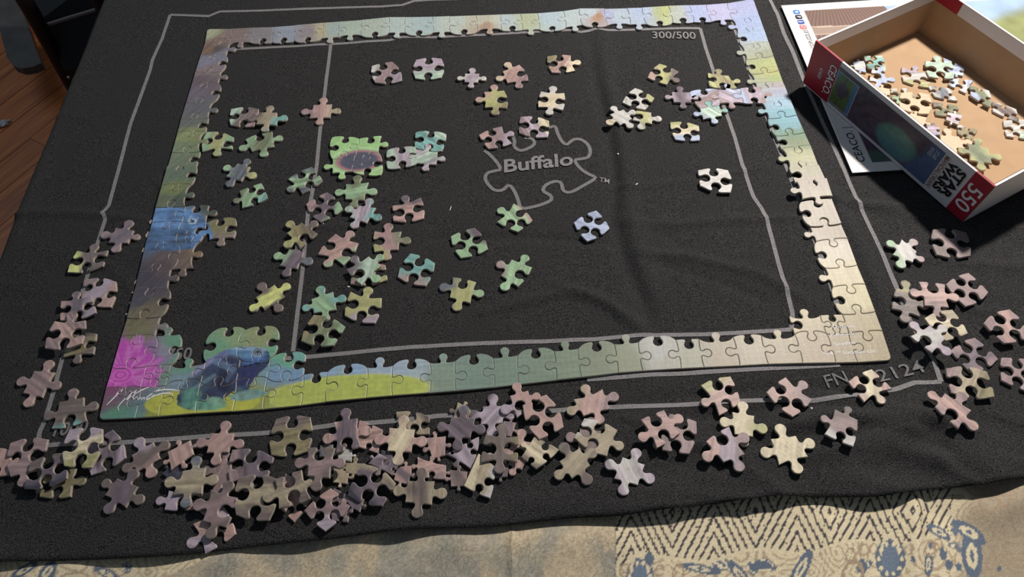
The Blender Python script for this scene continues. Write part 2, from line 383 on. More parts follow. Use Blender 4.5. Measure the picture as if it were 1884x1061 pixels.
    C[seam] *= 0.65
    far = y > -0.02; C[far] = (beige[None, :]*(0.86+0.18*fbm(x*22, y*22, 51, 3))[:, None]*(0.93+0.14*n3)[:, None])[far]
    g = C.mean(1, keepdims=True); C = g+(C-g)*0.74; C = C*1.06
    return C
def grid(x0, x1, y0, y1, nx, ny):
    X, Y = np.meshgrid(np.linspace(x0, x1, nx), np.linspace(y0, y1, ny)); 
    Fq = [(j*nx+i, j*nx+i+1, (j+1)*nx+i+1, (j+1)*nx+i) for j in range(ny-1) for i in range(nx-1)]
    return X.ravel(), Y.ravel(), Fq
XE = XL+0.004
parts = [grid(XE, 0.86, -0.160, -0.050, 900, 105), grid(XE, 0.86, -0.42, -0.160, 500, 90), grid(XE, 0.86, -0.050, 1.0, 120, 120), grid(0.86, 1.35, -0.42, 1.0, 60, 140)]
Vx = []; Fx = []; Cx = []; off = 0
for X, Y, Fq in parts:
    Z = -0.0042+np.where(Y < -0.04, cloth_relief(X, Y), 0)*np.where(X < 0.86, 1, 0)
    fade = sstep(-0.115+0.03*X*0, -0.085, Y); Z = np.minimum(Z, Z*(1-fade)+(-0.0042)*fade+0*Z)
    Z = np.where(Y > -0.085, -0.0045, Z)
    Vx.append(np.stack([X, Y, Z], 1)); Cx.append(cloth_paint(X, Y)); Fx += [tuple(q+off for q in f) for f in Fq]; off += len(X)
cloth = obj('tablecloth', np.vstack(Vx), Fx, MT['cloth'], smooth=True, cols=np.vstack(Cx))
tag(cloth, 'cream patchwork tablecloth with blue flowers and dark zigzag lines under the felt mat', 'tablecloth')
tb = empty('dining_table', (0.55, 0.3, -0.76))
v, f = box_mesh((XE+0.002, -0.425, -0.040), (1.35, 1.0, -0.0105)); obj('tabletop', local(v, tb.location), f, MT['darkm'], tb)
for lx, ly in ((XE+0.03, -0.40), (1.28, -0.40), (XE+0.03, 0.93), (1.28, 0.93)):
    v, f = box_mesh((lx, ly, -0.76), (lx+0.05, ly+0.05, -0.040)); obj('leg', local(v, tb.location), f, MT['darkm'], tb)
tag(tb, 'dark table under the patchwork cloth and black felt', 'table')
# ------------------------------------------------------------------ wooden floor, planks
ZF = -0.76
fl = empty('floor', (0, 0, ZF)); fl['kind'] = 'structure'
wm = bpy.data.materials.new('varnished_wood'); wm.use_nodes = True
N = wm.node_tree.nodes; L = wm.node_tree.links; b = N['Principled BSDF']; b.inputs['Roughness'].default_value = 0.38
tc = N.new('ShaderNodeTexCoord'); mp = N.new('ShaderNodeMapping'); mp.inputs['Scale'].default_value = (3, 40, 40)
nz = N.new('ShaderNodeTexNoise'); nz.inputs['Scale'].default_value = 2.2; nz.inputs['Detail'].default_value = 6
oi = N.new('ShaderNodeObjectInfo'); ad = N.new('ShaderNodeVectorMath'); ad.operation = 'ADD'
L.new(tc.outputs['Object'], mp.inputs[0]); L.new(mp.outputs[0], ad.inputs[0]); 
sc = N.new('ShaderNodeVectorMath'); sc.operation = 'SCALE'; sc.inputs[0].default_value = (50, 50, 50); L.new(oi.outputs['Random'], sc.inputs['Scale']); L.new(sc.outputs[0], ad.inputs[1]); L.new(ad.outputs[0], nz.inputs['Vector'])
cr = N.new('ShaderNodeValToRGB'); cr.color_ramp.elements[0].position = 0.3; cr.color_ramp.elements[0].color = (0.30, 0.075, 0.015, 1); cr.color_ramp.elements[1].position = 0.75; cr.color_ramp.elements[1].color = (0.62, 0.20, 0.04, 1)
L.new(nz.outputs[0], cr.inputs[0]); L.new(cr.outputs[0], b.inputs['Base Color'])
PW, PLn = 0.083, 0.95; dirx = math.radians(57)
pv, pf = box_mesh((0.0006, 0.0006, -0.018), (PLn-0.0006, PW-0.0014, 0)); pm = None
for a in range(-18, 18):
    for q in range(-2, 3):
        x0 = q*PLn+(0.41*a % 0.95); y0 = a*PW
        if pm is None:
            o = obj('floor_plank', pv, pf, wm); pm = o.data
        else:
            o = bpy.data.objects.new('floor_plank', pm); COL.objects.link(o)
        o.parent = fl; o.rotation_euler = (0, 0, dirx)
        c, s = math.cos(dirx), math.sin(dirx)
        o.location = (-0.45+x0*c-y0*s*-1*-1, 0.35+x0*s+y0*c, 0)
v, f = box_mesh((-3, -2.5, -0.03), (3, 3.5, -0.0185)); o = obj('subfloor', v, f, wm, fl)
# ------------------------------------------------------------------ jigsaw pieces
TH = 0.0021
def side_curve(A, B, s, bow=1.0, jit=True, kscale=1.0):
    """from A to B (clockwise), s=+1 knob out, -1 hole, 0 straight; returns points without B"""
    A = np.asarray(A, float); B = np.asarray(B, float); d = B-A; Ln = np.linalg.norm(d)
    if s == 0: return seg_interp([A, B], 9)[:-1]
    t = d/Ln; n = np.array([-t[1], t[0]]); mm = 0.001; c = Ln/2
    k = min(1.0, max(0.10, (Ln-0.0175)/0.011)); f = -0.155*Ln*k*bow; xl = jit == 2; w1, w2 = (0.30, 0.78) if xl else (0.62, 0.95)
    q = 1.0 if Ln > 0.0165 else Ln/0.0165
    key = (round((A[0]+B[0])*700), round((A[1]+B[1])*700)); r = random.Random(key[0]*7919+key[1])
    ks = (0.93 if jit is True else 1.0)*(1.0+(r.random()-0.5)*0.10); dx = (r.random()-0.5)*0.9*mm; dx *= 1 if (A[0], A[1]) < (B[0], B[1]) else -1
    q *= ks*kscale
    if jit is True:
        for bx, by in BADSPOT:
            if math.hypot((A[0]+B[0])/2-bx, (A[1]+B[1])/2-by) < 0.022: q *= 0.75; break
    cc = c+dx*(1 if jit else 0)
    Lp = [(0, 0), (0.30*(cc-3.4*mm), w1*f), (0.68*(cc-3.4*mm), w2*f), (cc-3.6*mm*q, f+0.05*mm), (cc-2.65*mm*q, f+0.6*mm), (cc-2.35*mm*q, f+2.0*mm*q), (cc-3.15*mm*q, f+3.7*mm*q),
          (cc-3.85*mm*q, f+5.6*mm*q), (cc-3.2*mm*q, f+7.8*mm*q), (cc-1.5*mm*q, f+9.0*mm*q), (cc, f+9.35*mm*q)]
    R = [(2*cc-x, y) for x, y in Lp[-2:2:-1]]
    e = Ln-(cc+3.4*mm); R += [(Ln-0.68*e, w2*f), (Ln-0.30*e, w1*f), (Ln, 0)]
    P = catmull(Lp+R, 2)[:-1]
    return A+P[:, :1]*t+P[:, 1:]*n*s
BADSPOT = [tuple(unp(290, 694)[:2]), tuple(unp(1534, 598)[:2])]
def crosses(P):
    """does the closed outline, slightly inset, cross itself?"""
    n = len(P); e0 = P-np.roll(P, 1, 0); e1 = np.roll(P, -1, 0)-P
    nr = lambda e: np.stack([-e[:, 1], e[:, 0]], 1)/(np.linalg.norm(e, axis=1)[:, None]+1e-12)
    nn = nr(e0)+nr(e1); nn /= np.linalg.norm(nn, axis=1)[:, None]+1e-12
    for Q in (P, P-nn*0.00065):
        A = Q; B = np.roll(Q, -1, 0)
        def cr(o, a, b): return (a[..., 0]-o[..., 0])*(b[..., 1]-o[..., 1])-(a[..., 1]-o[..., 1])*(b[..., 0]-o[..., 0])
        A1, B1, A2, B2 = A[:, None], B[:, None], A[None], B[None]
        X = (cr(A1, B1, A2)*cr(A1, B1, B2) < 0) & (cr(A2, B2, A1)*cr(A2, B2, B1) < 0)
        i, j = np.nonzero(X); d = np.abs(i-j); d = np.minimum(d, n-d)
        if (d > (1 if Q is P else 3)).any(): return True
    return False
def outline(Cn, signs, bows=(1, 1, 1, 1), loose=True):
    for ks in (1.10, 1.04, 0.98, 0.93, 0.88, 0.82, 0.76, 0.70, 0.62, 0.55):
        P = np.vstack([side_curve(Cn[i], Cn[(i+1) % 4], signs[i], bows[i]*(0.62 if loose else 1), 2 if loose else True, ks if loose else 1.0) for i in range(4)])
        if not loose or not crosses(P): break
    return P
def round_corner(P, idx, r=0.004, n=5):
    """cut the outline corner at vertex idx (straight sides both ways)"""
    p = P[idx]; a = P[(idx-1) % len(P)]; b = P[(idx+1) % len(P)]
    return p
def inside(P, X, Y):
    n = len(P); r = np.zeros(len(X), bool); j = n-1
    for i in range(n):
        yi, yj = P[i, 1], P[j, 1]
        c = ((yi > Y) != (yj > Y))
        if c.any():
            xx = (P[j, 0]-P[i, 0])*(Y-yi)/(yj-yi+1e-15)+P[i, 0]; r ^= c & (X < xx)
        j = i
    return r
def piece_obj(name, P, z, paint, parent=None, parent_loc=(0, 0, 0), own_origin=True, step=0.0011, th=TH, tilt=None):
    n = len(P); e0 = P-np.roll(P, 1, 0); e1 = np.roll(P, -1, 0)-P
    def nr(e): l = np.linalg.norm(e, axis=1)[:, None]+1e-12; return np.stack([-e[:, 1], e[:, 0]], 1)/l
    nn = nr(e0)+nr(e1); nn /= np.linalg.norm(nn, axis=1)[:, None]+1e-12
    P = P-nn*0.00011; I1 = P-nn*0.00012; I2 = P-nn*0.00048
    x0, y0 = P.min(0); x1, y1 = P.max(0)
    gx, gy = np.meshgrid(np.arange(x0+step*0.5, x1, step), np.arange(y0+step*0.5, y1, step)); gx = gx.ravel(); gy = gy.ravel()
    m = inside(I2, gx, gy); gx = gx[m]; gy = gy[m]
    dmin = np.min((gx[:, None]-I2[None, :, 0])**2+(gy[:, None]-I2[None, :, 1])**2, axis=1); m = dmin > (0.45*step)**2; gx = gx[m]; gy = gy[m]
    pts = [Vector(p) for p in I2]+[Vector(p) for p in zip(gx, gy)]
    res = delaunay_2d_cdt(pts, [], [list(range(n))[::-1]], 1, 1e-7)
    tv = np.array([v[:] for v in res[0]]); tf = [tuple(f) for f in res[2]]
    orig = res[3]; mp = {}
    for k, oo in enumerate(orig):
        for q in oo:
            if q < n: mp[q] = k
    nt = len(tv); cen = P.mean(0)
    at_ = sum(abs((tv[f[1]][0]-tv[f[0]][0])*(tv[f[2]][1]-tv[f[0]][1])-(tv[f[2]][0]-tv[f[0]][0])*(tv[f[1]][1]-tv[f[0]][1])) for f in tf)/2
    ap = abs(np.sum(I2[:, 0]*np.roll(I2[:, 1], -1)-np.roll(I2[:, 0], -1)*I2[:, 1]))/2
    if abs(at_-ap) > 0.03*ap: print('BAD PIECE', name, proj(np.r_[cen, 0]).round(), at_/ap)
    V = np.vstack([np.c_[tv, np.full(nt, th)], np.c_[I1, np.full(n, th-0.00022)], np.c_[P, np.full(n, th-0.0007)], np.c_[P, np.zeros(n)]])
    Fc = []; fmi = []
    for f in tf:
        a, b_, c = tv[f[0]], tv[f[1]], tv[f[2]]
        if (b_[0]-a[0])*(c[1]-a[1])-(b_[1]-a[1])*(c[0]-a[0]) < 0: f = f[::-1]
        Fc.append(f); fmi.append(0)
    a1 = nt; a2 = nt+n; a3 = nt+2*n
    for i in range(n):
        j = (i+1) % n
        if i in mp and j in mp: Fc.append((mp[i], mp[j], a1+j, a1+i)); fmi.append(0)
        Fc.append((a1+i, a1+j, a2+j, a2+i)); fmi.append(0)
        Fc.append((a2+i, a2+j, a3+j, a3+i)); fmi.append(1)
    Fc.append(tuple(a3+i for i in range(n))); fmi.append(1)
    XY = V[:, :2]; cols = paint(XY[:, 0], XY[:, 1])
    edge = np.ones(len(V)); cols = cols.copy()
    cols[a1:a2] = cols[a1:a2]*0.72+0.17; cols[a2:] = np.array([0.40, 0.34, 0.28])  # bevel ring paled: worn print edge plus a highlight painted into the colour
    if paint is CARD: cols[:] = cols
    org = np.array([cen[0], cen[1], z])
    V = V-np.array([cen[0], cen[1], 0])
    me_o = obj(name, V, Fc, None, cols=cols, mats=[MT['printed'], MT['core']], fm=fmi)
    me_o.location = tuple(org-np.array(parent_loc))
    if tilt: me_o.rotation_euler = tilt
    if parent: me_o.parent = parent
    return me_o
PAL = dict(m=(152, 126, 128), p=(184, 148, 140), v=(112, 98, 110), d=(64, 64, 80), n=(118, 104, 99), t=(168, 154, 126), y=(172, 172, 108), g=(144, 182, 138), k=(120, 130, 98),
           a=(112, 172, 166), b=(160, 176, 210), s=(104, 110, 122), w=(192, 190, 186), o=(140, 130, 92), l=(168, 152, 168), c=(212, 198, 162), q=(206, 214, 116), e=(168, 194, 174), r=(170, 134, 134), f=(215, 165, 130), K=(214, 182, 145))
def desat(c, k): g = np.mean(c, -1, keepdims=True); return g+(c-g)*k
PALN = {k: desat(lin(v), 0.80)*0.90 for k, v in PAL.items()}
WORD = dict(m='mauve', p='dusty pink', v='purple', d='dark blue', n='grey brown', t='tan', y='yellow', g='green', k='moss green', a='turquoise', b='sky blue', s='slate grey', w='pale grey', o='olive', l='lilac', c='cream', q='lime', e='mint', r='rose', f='peach')
def CARD(x, y):
    n1 = fbm(x*500, y*500, 3, 2); return PALN['K'][None, :]*(0.94+0.1*n1)[:, None]
def make_paint(codes, seed, P, ang_=None):
    if codes == 'K': return CARD
    r = random.Random(seed); ang = r.uniform(0, math.pi); c = P.mean(0); sz = 0.5*np.ptp(P, axis=0).mean()
    ang = ang if ang_ is None else -math.radians(ang_)
    cs = [PALN[k] for k in codes]; ca, sa = math.cos(ang), math.sin(ang); st = r.choice([0.5, 1.0, 1.0, 1.4])
    def paint(x, y):
        X = ((x-c[0])*ca+(y-c[1])*sa); Y = (-(x-c[0])*sa+(y-c[1])*ca)
        wob = (fbm(x*110+seed, y*110, seed, 2)-0.5)*0.7
        t = np.clip(0.5+0.5*X/sz*1.15+wob*0.6, 0, 0.9999)*(len(cs)-1)
        i = np.floor(t).astype(int); i = np.minimum(i, len(cs)-2); u = sstep(0.2, 0.8, t-i)[:, None]
        A = np.array(cs); C = A[i]*(1-u)+A[i+1]*u
        streak = fbm(X*650+seed*3, Y*45+seed, seed+5, 3)-0.5
        blot = fbm(x*260, y*260, seed+9, 2)-0.5
        C = C*(1+streak[:, None]*0.95*st+blot[:, None]*0.3)
        return np.clip(C, 0.01, 0.9)
    return paint
SG = {'+': 1, '-': -1, '0': 0}
# ---- height raster used to stack overlapping pieces
RX0, RY0, RS = -0.15, -0.16, 0.001; HM = np.zeros((820, 1120))
def stack(P, base, force=None, cell_min=9):
    x0, y0 = P.min(0); x1, y1 = P.max(0)
    i0 = int((x0-RX0)/RS); i1 = int((x1-RX0)/RS)+1; j0 = int((y0-RY0)/RS); j1 = int((y1-RY0)/RS)+1
    gx, gy = np.meshgrid(RX0+(np.arange(i0, i1)+0.5)*RS, RY0+(np.arange(j0, j1)+0.5)*RS)
    m = inside(P, gx.ravel(), gy.ravel()).reshape(gx.shape)
    sub = HM[j0:j1, i0:i1]; vals = np.sort(sub[m])[::-1]
    z = base
    if force is not None: z = force
    elif len(vals) > cell_min and vals[cell_min] > base: z = vals[cell_min]
    return z, (slice(j0, j1), slice(i0, i1)), m
def commit(reg, m, top): HM[reg][m] = np.maximum(HM[reg][m], top)
def px_corners(q, z): return np.array([unp(x, y, z)[:2] for x, y in q])
def base_h(P):
    return float(np.max(felt_h(np.r_[P[:, 0], P[:, 0].mean()], np.r_[P[:, 1], P[:, 1].mean()])))+0.0001
LOOSE = []
# ------------------------------------------------------------------ assembled border: grid from traced seams
TOPX = [381, 427, 467, 504, 544, 594, 624, 666, 715, 746, 795, 827.5, 875, 922, 957, 988, 1036, 1066, 1112, 1153, 1181.5, 1229, 1267, 1299.6, 1338, 1386]
TOPL = [(381, 53), (427, 52.5), (467, 50.5), (504, 49.5), (544, 46.5), (594, 42), (624, 40), (666, 37), (714, 32), (747, 32), (795, 31), (875, 28), (957, 25), (988, 24), (1036, 20), (1066, 15.5), (1112, 15.5), (1181, 14), (1229, 11), (1300, 9), (1338, 6), (1386, -2)]
BOTX = [181, 248, 293, 360, 427, 484, 553, 599, 673, 722, 791, 839, 909, 955, 1024, 1070, 1137, 1183, 1253, 1296, 1361, 1414, 1477, 1538, 1579, 1642]
BOTL = [(181, 772), (248, 769), (293, 766), (360, 760), (427, 756), (484, 752), (553, 745), (599, 739), (673, 732), (722, 728), (791, 723), (839, 719), (909, 712.5), (955, 707), (1024, 699), (1070, 694), (1137, 686), (1183, 682.5), (1253, 678), (1296, 676), (1361, 673), (1414, 670), (1477, 668), (1538, 667), (1579, 666), (1642, 662)]
LEFL = [(381, 53), (376, 81), (368.7, 101.5), (359, 132), (353, 153), (342, 189), (333, 217.6), (326.6, 242.7), (316, 280), (308, 306), (298, 341.5), (286.6, 381.5), (279.3, 410), (268, 447), (256, 498), (248.6, 532), (234, 586), (223, 620), (206.4, 677), (194.5, 715), (181, 772)]
RIGY = [-2, 30, 54, 78, 103, 130, 157, 185, 213, 245, 269, 306, 334, 367, 413, 439, 488, 523, 573, 608, 662]
RIGL = [(1386, -2), (1405, 52), (1424, 106), (1443, 157), (1465, 212), (1491, 269), (1505, 306), (1518, 334), (1528.6, 366.6), (1547, 413), (1559, 439), (1577, 488), (1592, 523), (1610.6, 572.7), (1624, 608), (1642, 662)]
ipx = lambda L, ks, ax: [(k, float(np.interp(k, [p[0] for p in L], [p[1] for p in L]))) if ax == 0 else (float(np.interp(k, [p[1] for p in L], [p[0] for p in L])), k) for k in ks]
ZT = 0.0022
TP = np.array([unp(x, y, ZT)[:2] for x, y in ipx(TOPL, TOPX, 0)]); BP = np.array([unp(x, y, ZT)[:2] for x, y in ipx(BOTL, BOTX, 0)])
LP = np.array([unp(x, y, ZT)[:2] for x, y in LEFL]); RP = np.array([unp(x, y, ZT)[:2] for x, y in ipx(RIGL, RIGY, 1)])
LP[0] = TP[0]; LP[-1] = BP[0]; RP[0] = TP[-1]; RP[-1] = BP[-1]
def fr(P):
    d = np.r_[0, np.cumsum(np.linalg.norm(np.diff(P, axis=0), axis=1))]; return d/d[-1]
ut, ub, vl, vr = fr(TP), fr(BP), fr(LP), fr(RP)
def at(P, f, t): return np.array([np.interp(t, f, P[:, 0]), np.interp(t, f, P[:, 1])])
def G(i, j):
    """grid point column i (0..25), row j (0..20)"""
    a, b = j/20, i/25
    v = vl[j]*(1-b)+vr[j]*b; u = ut[i]*(1-a)+ub[i]*a
    # true edge points at the ends
    T = TP[i]; B = BP[i]; L_ = LP[j]; R_ = RP[j]
    va = v; ua = u
    C = (1-va)*T+va*B+(1-ua)*L_+ua*R_-((1-ua)*(1-va)*TP[0]+ua*(1-va)*TP[-1]+(1-ua)*va*BP[0]+ua*va*BP[-1])
    return C
# seam signs: vertical seams VS[(i,j)] between cell i-1 and i (r = knob of left piece points right); horizontal HS[(i,j)] between row j-1 and j (d = knob points down)
VS = {}; HS = {}
for k, c in enumerate('llrrlrrlrlrlrlllrrlrllrr'): VS[(k+1, 0)] = c
for k, c in enumerate('lrrlrlrlrlrlrlrlrlrlrllr'): VS[(k+1, 19)] = c
for k, c in enumerate('uduudud'+'uddud'+'duduudud'[0:7]): HS[(0, k+1)] = c
for k, c in enumerate('uduuduuduud'[0:19]+'dddudud'+'d'): HS[(24, k+1)] = c
for k, c in {1: 'u', 2: 'd', 3: 'u', 4: 'd', 5: 'u', 6: 'u', 7: 'd', 8: 'u', 9: 'd', 10: 'd', 11: 'u', 12: 'd', 13: 'd', 14: 'u', 15: 'd', 16: 'u', 17: 'd', 18: 'u', 19: 'd'}.items(): HS[(0, k)] = c
for k, c in {1: 'd', 2: 'u', 3: 'd', 4: 'u', 5: 'u', 6: 'u', 7: 'd', 8: 'u', 9: 'u', 10: 'd', 11: 'u', 12: 'd', 13: 'd', 14: 'u', 15: 'd', 16: 'u', 17: 'd', 18: 'u', 19: 'd'}.items(): HS[(24, k)] = c
for k, c in enumerate('+---++-+-+-+-+-+-++---+'): HS[(k+1, 1)] = 'd' if c == '+' else 'u'      # inner sides of the top row
for k, c in zip(range(6, 24), '--+-+-+-+-+--+-+-+'): HS[(k, 19)] = 'u' if c == '+' else 'd'
HS[(22, 19)] = 'd'; HS[(23, 19)] = 'u'
for j, c in zip(range(1, 19), '+-+-+-+--+-+-+-+-+'): VS[(1, j)] = 'r' if c == '+' else 'l'
VS[(1, 17)] = 'l'; VS[(1, 18)] = 'r'
for j, c in zip(range(1, 19), '+-+-+-+--+-+-+-+-+'): VS[(24, j)] = 'l' if c == '+' else 'r'
# lower left cluster
for i, c in zip(range(1, 6), 'dudud'): HS[(i, 19)] = {1: 'u', 2: 'd', 3: 'u', 4: 'd', 5: 'u'}[i]
HS[(1, 18)] = 'd'; HS[(2, 18)] = 'u'; HS[(3, 18)] = 'd'; HS[(4, 18)] = 'u'; HS[(5, 18)] = 'd'
VS.update({(2, 18): 'l', (3, 18): 'l', (4, 18): 'l', (5, 18): 'r', (6, 18): 'r', (2, 17): 'r', (3, 17): 'r', (4, 17): 'r', (5, 17): 'l'})
VS[(2, 17)] = 'l'; VS[(6, 18)] = 'l'; HS[(1, 17)] = 'u'; HS[(3, 17)] = 'd'; HS[(4, 17)] = 'd'
# lower right cluster
HS[(22, 18)] = 'u'; HS[(23, 18)] = 'd'; VS[(22, 18)] = 'r'; VS[(23, 18)] = 'r'; VS[(24, 18)] = 'l'
CELLS = [(i, 0) for i in range(25)]+[(0, j) for j in range(1, 19)]+[(24, j) for j in range(1, 19)]+[(i, 19) for i in range(25)]
CELLS += [(i, 18) for i in range(1, 6)]+[(1, 17), (3, 17), (4, 17), (22, 18), (23, 18)]
def cell_sides(i, j):
    s = []
    s.append(0 if j == 0 else (1 if HS.get((i, j), 'u') == 'u' else -1))
    s.append(0 if i == 24 else (1 if VS.get((i+1, j), 'r') == 'r' else -1))
    s.append(0 if j == 19 else (1 if HS.get((i, j+1), 'd') == 'd' else -1))
    s.append(0 if i == 0 else (1 if VS.get((i, j), 'l') == 'l' else -1))
    return s
def bowf(i, j, side):
    """flatter flanks where a seam touches the outer edge"""
    if side in (1, 3) and j in (0, 19): return 0.25
    if side in (0, 2) and i in (0, 24): return 0.25
    return 1.0
# painted picture on the border (albedo anchors given at traced places)
ANC = np.array([
(385,60,180,188,150),(400,78,150,125,115),(430,65,150,130,125),(480,65,150,145,150),(525,62,160,172,190),(570,60,160,150,156),(590,57,200,190,150),(610,55,172,192,188),(650,52,182,202,186),(690,48,186,200,186),(730,45,190,210,206),(780,42,180,204,206),(830,40,196,210,200),(885,38,200,200,180),(896,45,186,156,130),(908,38,205,208,186),(930,38,190,208,212),(970,35,190,200,164),(1010,30,186,210,220),(1050,30,192,210,212),(1088,25,195,212,222),(1101,30,190,148,112),(1118,28,180,190,228),(1140,30,185,203,218),(1180,22,180,198,230),(1222,22,184,192,140),(1240,25,188,196,190),(1280,25,175,190,232),(1320,20,188,188,228),(1370,10,172,180,222),
(1380,40,165,184,226),(1390,68,165,188,226),(1395,85,175,184,170),(1410,100,160,166,140),(1415,115,178,188,120),(1420,130,182,182,112),(1430,145,164,182,112),(1435,157,176,168,172),(1440,172,165,175,200),(1445,190,150,192,216),(1450,215,112,178,196),(1455,235,104,168,184),(1462,247,92,138,116),(1467,262,116,132,88),(1475,290,172,174,126),(1490,310,172,168,140),(1500,340,176,164,150),(1515,370,182,172,155),(1530,400,178,168,152),(1540,425,172,158,138),(1560,460,205,196,174),(1570,500,204,192,156),(1585,545,204,194,148),(1600,590,178,164,124),(1620,640,176,160,124),
(1560,640,174,160,128),(1500,640,184,168,140),(1450,585,196,184,142),(1440,650,184,172,144),(1380,655,184,174,150),(1330,660,178,164,140),(1280,665,170,172,150),(1230,665,178,178,164),(1210,650,186,190,184),(1160,670,146,156,128),(1100,675,132,146,122),(1050,680,130,150,126),(1000,685,126,150,130),(930,695,126,154,136),(870,695,130,158,144),(810,700,140,164,146),(760,690,172,196,206),(760,715,132,150,140),(735,688,168,192,214),(700,690,168,190,214),(690,715,172,182,92),(640,710,168,178,92),(600,700,158,172,84),(570,722,168,180,92),(600,684,150,188,226),(650,680,150,188,226),
(550,650,122,188,178),(520,640,112,186,150),(430,615,150,180,132),(480,615,160,172,122),(530,660,112,186,152),(515,690,124,168,206),(545,690,124,168,206),(545,705,126,160,196),(480,742,166,174,76),(430,748,164,172,66),(520,722,164,172,78),(290,758,160,168,64),(335,672,112,170,142),(320,630,112,170,140),(300,690,122,160,142),(330,700,132,160,180),(350,690,120,170,160),(250,762,104,158,150),(210,765,98,160,136),(200,738,130,100,120),(240,720,122,108,122),(265,740,110,140,150),(400,640,122,180,142),
(228,642,182,92,170),(240,680,190,64,180),(262,690,180,80,178),(285,660,160,112,178),(302,648,150,150,170),(215,700,184,54,160),(275,650,150,120,170),(250,655,186,80,176),(210,715,150,80,130),
(255,615,130,130,92),(250,600,126,120,86),(268,570,126,116,86),(262,555,84,78,92),(275,530,80,72,86),(265,510,78,68,84),(290,490,92,78,84),(300,470,104,88,92),(340,470,122,102,92),(360,460,148,122,92),(310,400,108,146,194),(340,400,110,148,196),(300,430,78,96,136),(340,430,74,92,132),(372,432,112,148,186),(285,452,92,110,140),(305,370,110,120,90),(320,350,130,144,82),(325,320,110,130,106),(320,300,124,138,110),(335,270,130,148,110),(345,250,150,162,102),(350,220,116,120,115),(355,200,110,110,116),(355,170,120,110,126),(370,150,120,106,112),(380,130,150,130,132),(375,112,142,142,162),(385,90,146,116,96),(400,90,102,92,92),(410,100,140,140,158),(330,372,86,98,82),(395,376,78,90,76),(410,385,84,94,78),(415,405,150,146,98),(400,415,140,138,92),(425,425,148,142,104),(400,442,150,132,122),(425,436,156,138,128)], float)
APT = np.array([unp(x, y, ZT)[:2] for x, y in ANC[:, :2]]); ACO = desat(lin(ANC[:, 2:]), 0.85)*0.74
def pip(poly, u, v): return inside(np.array(poly, float), u, v)
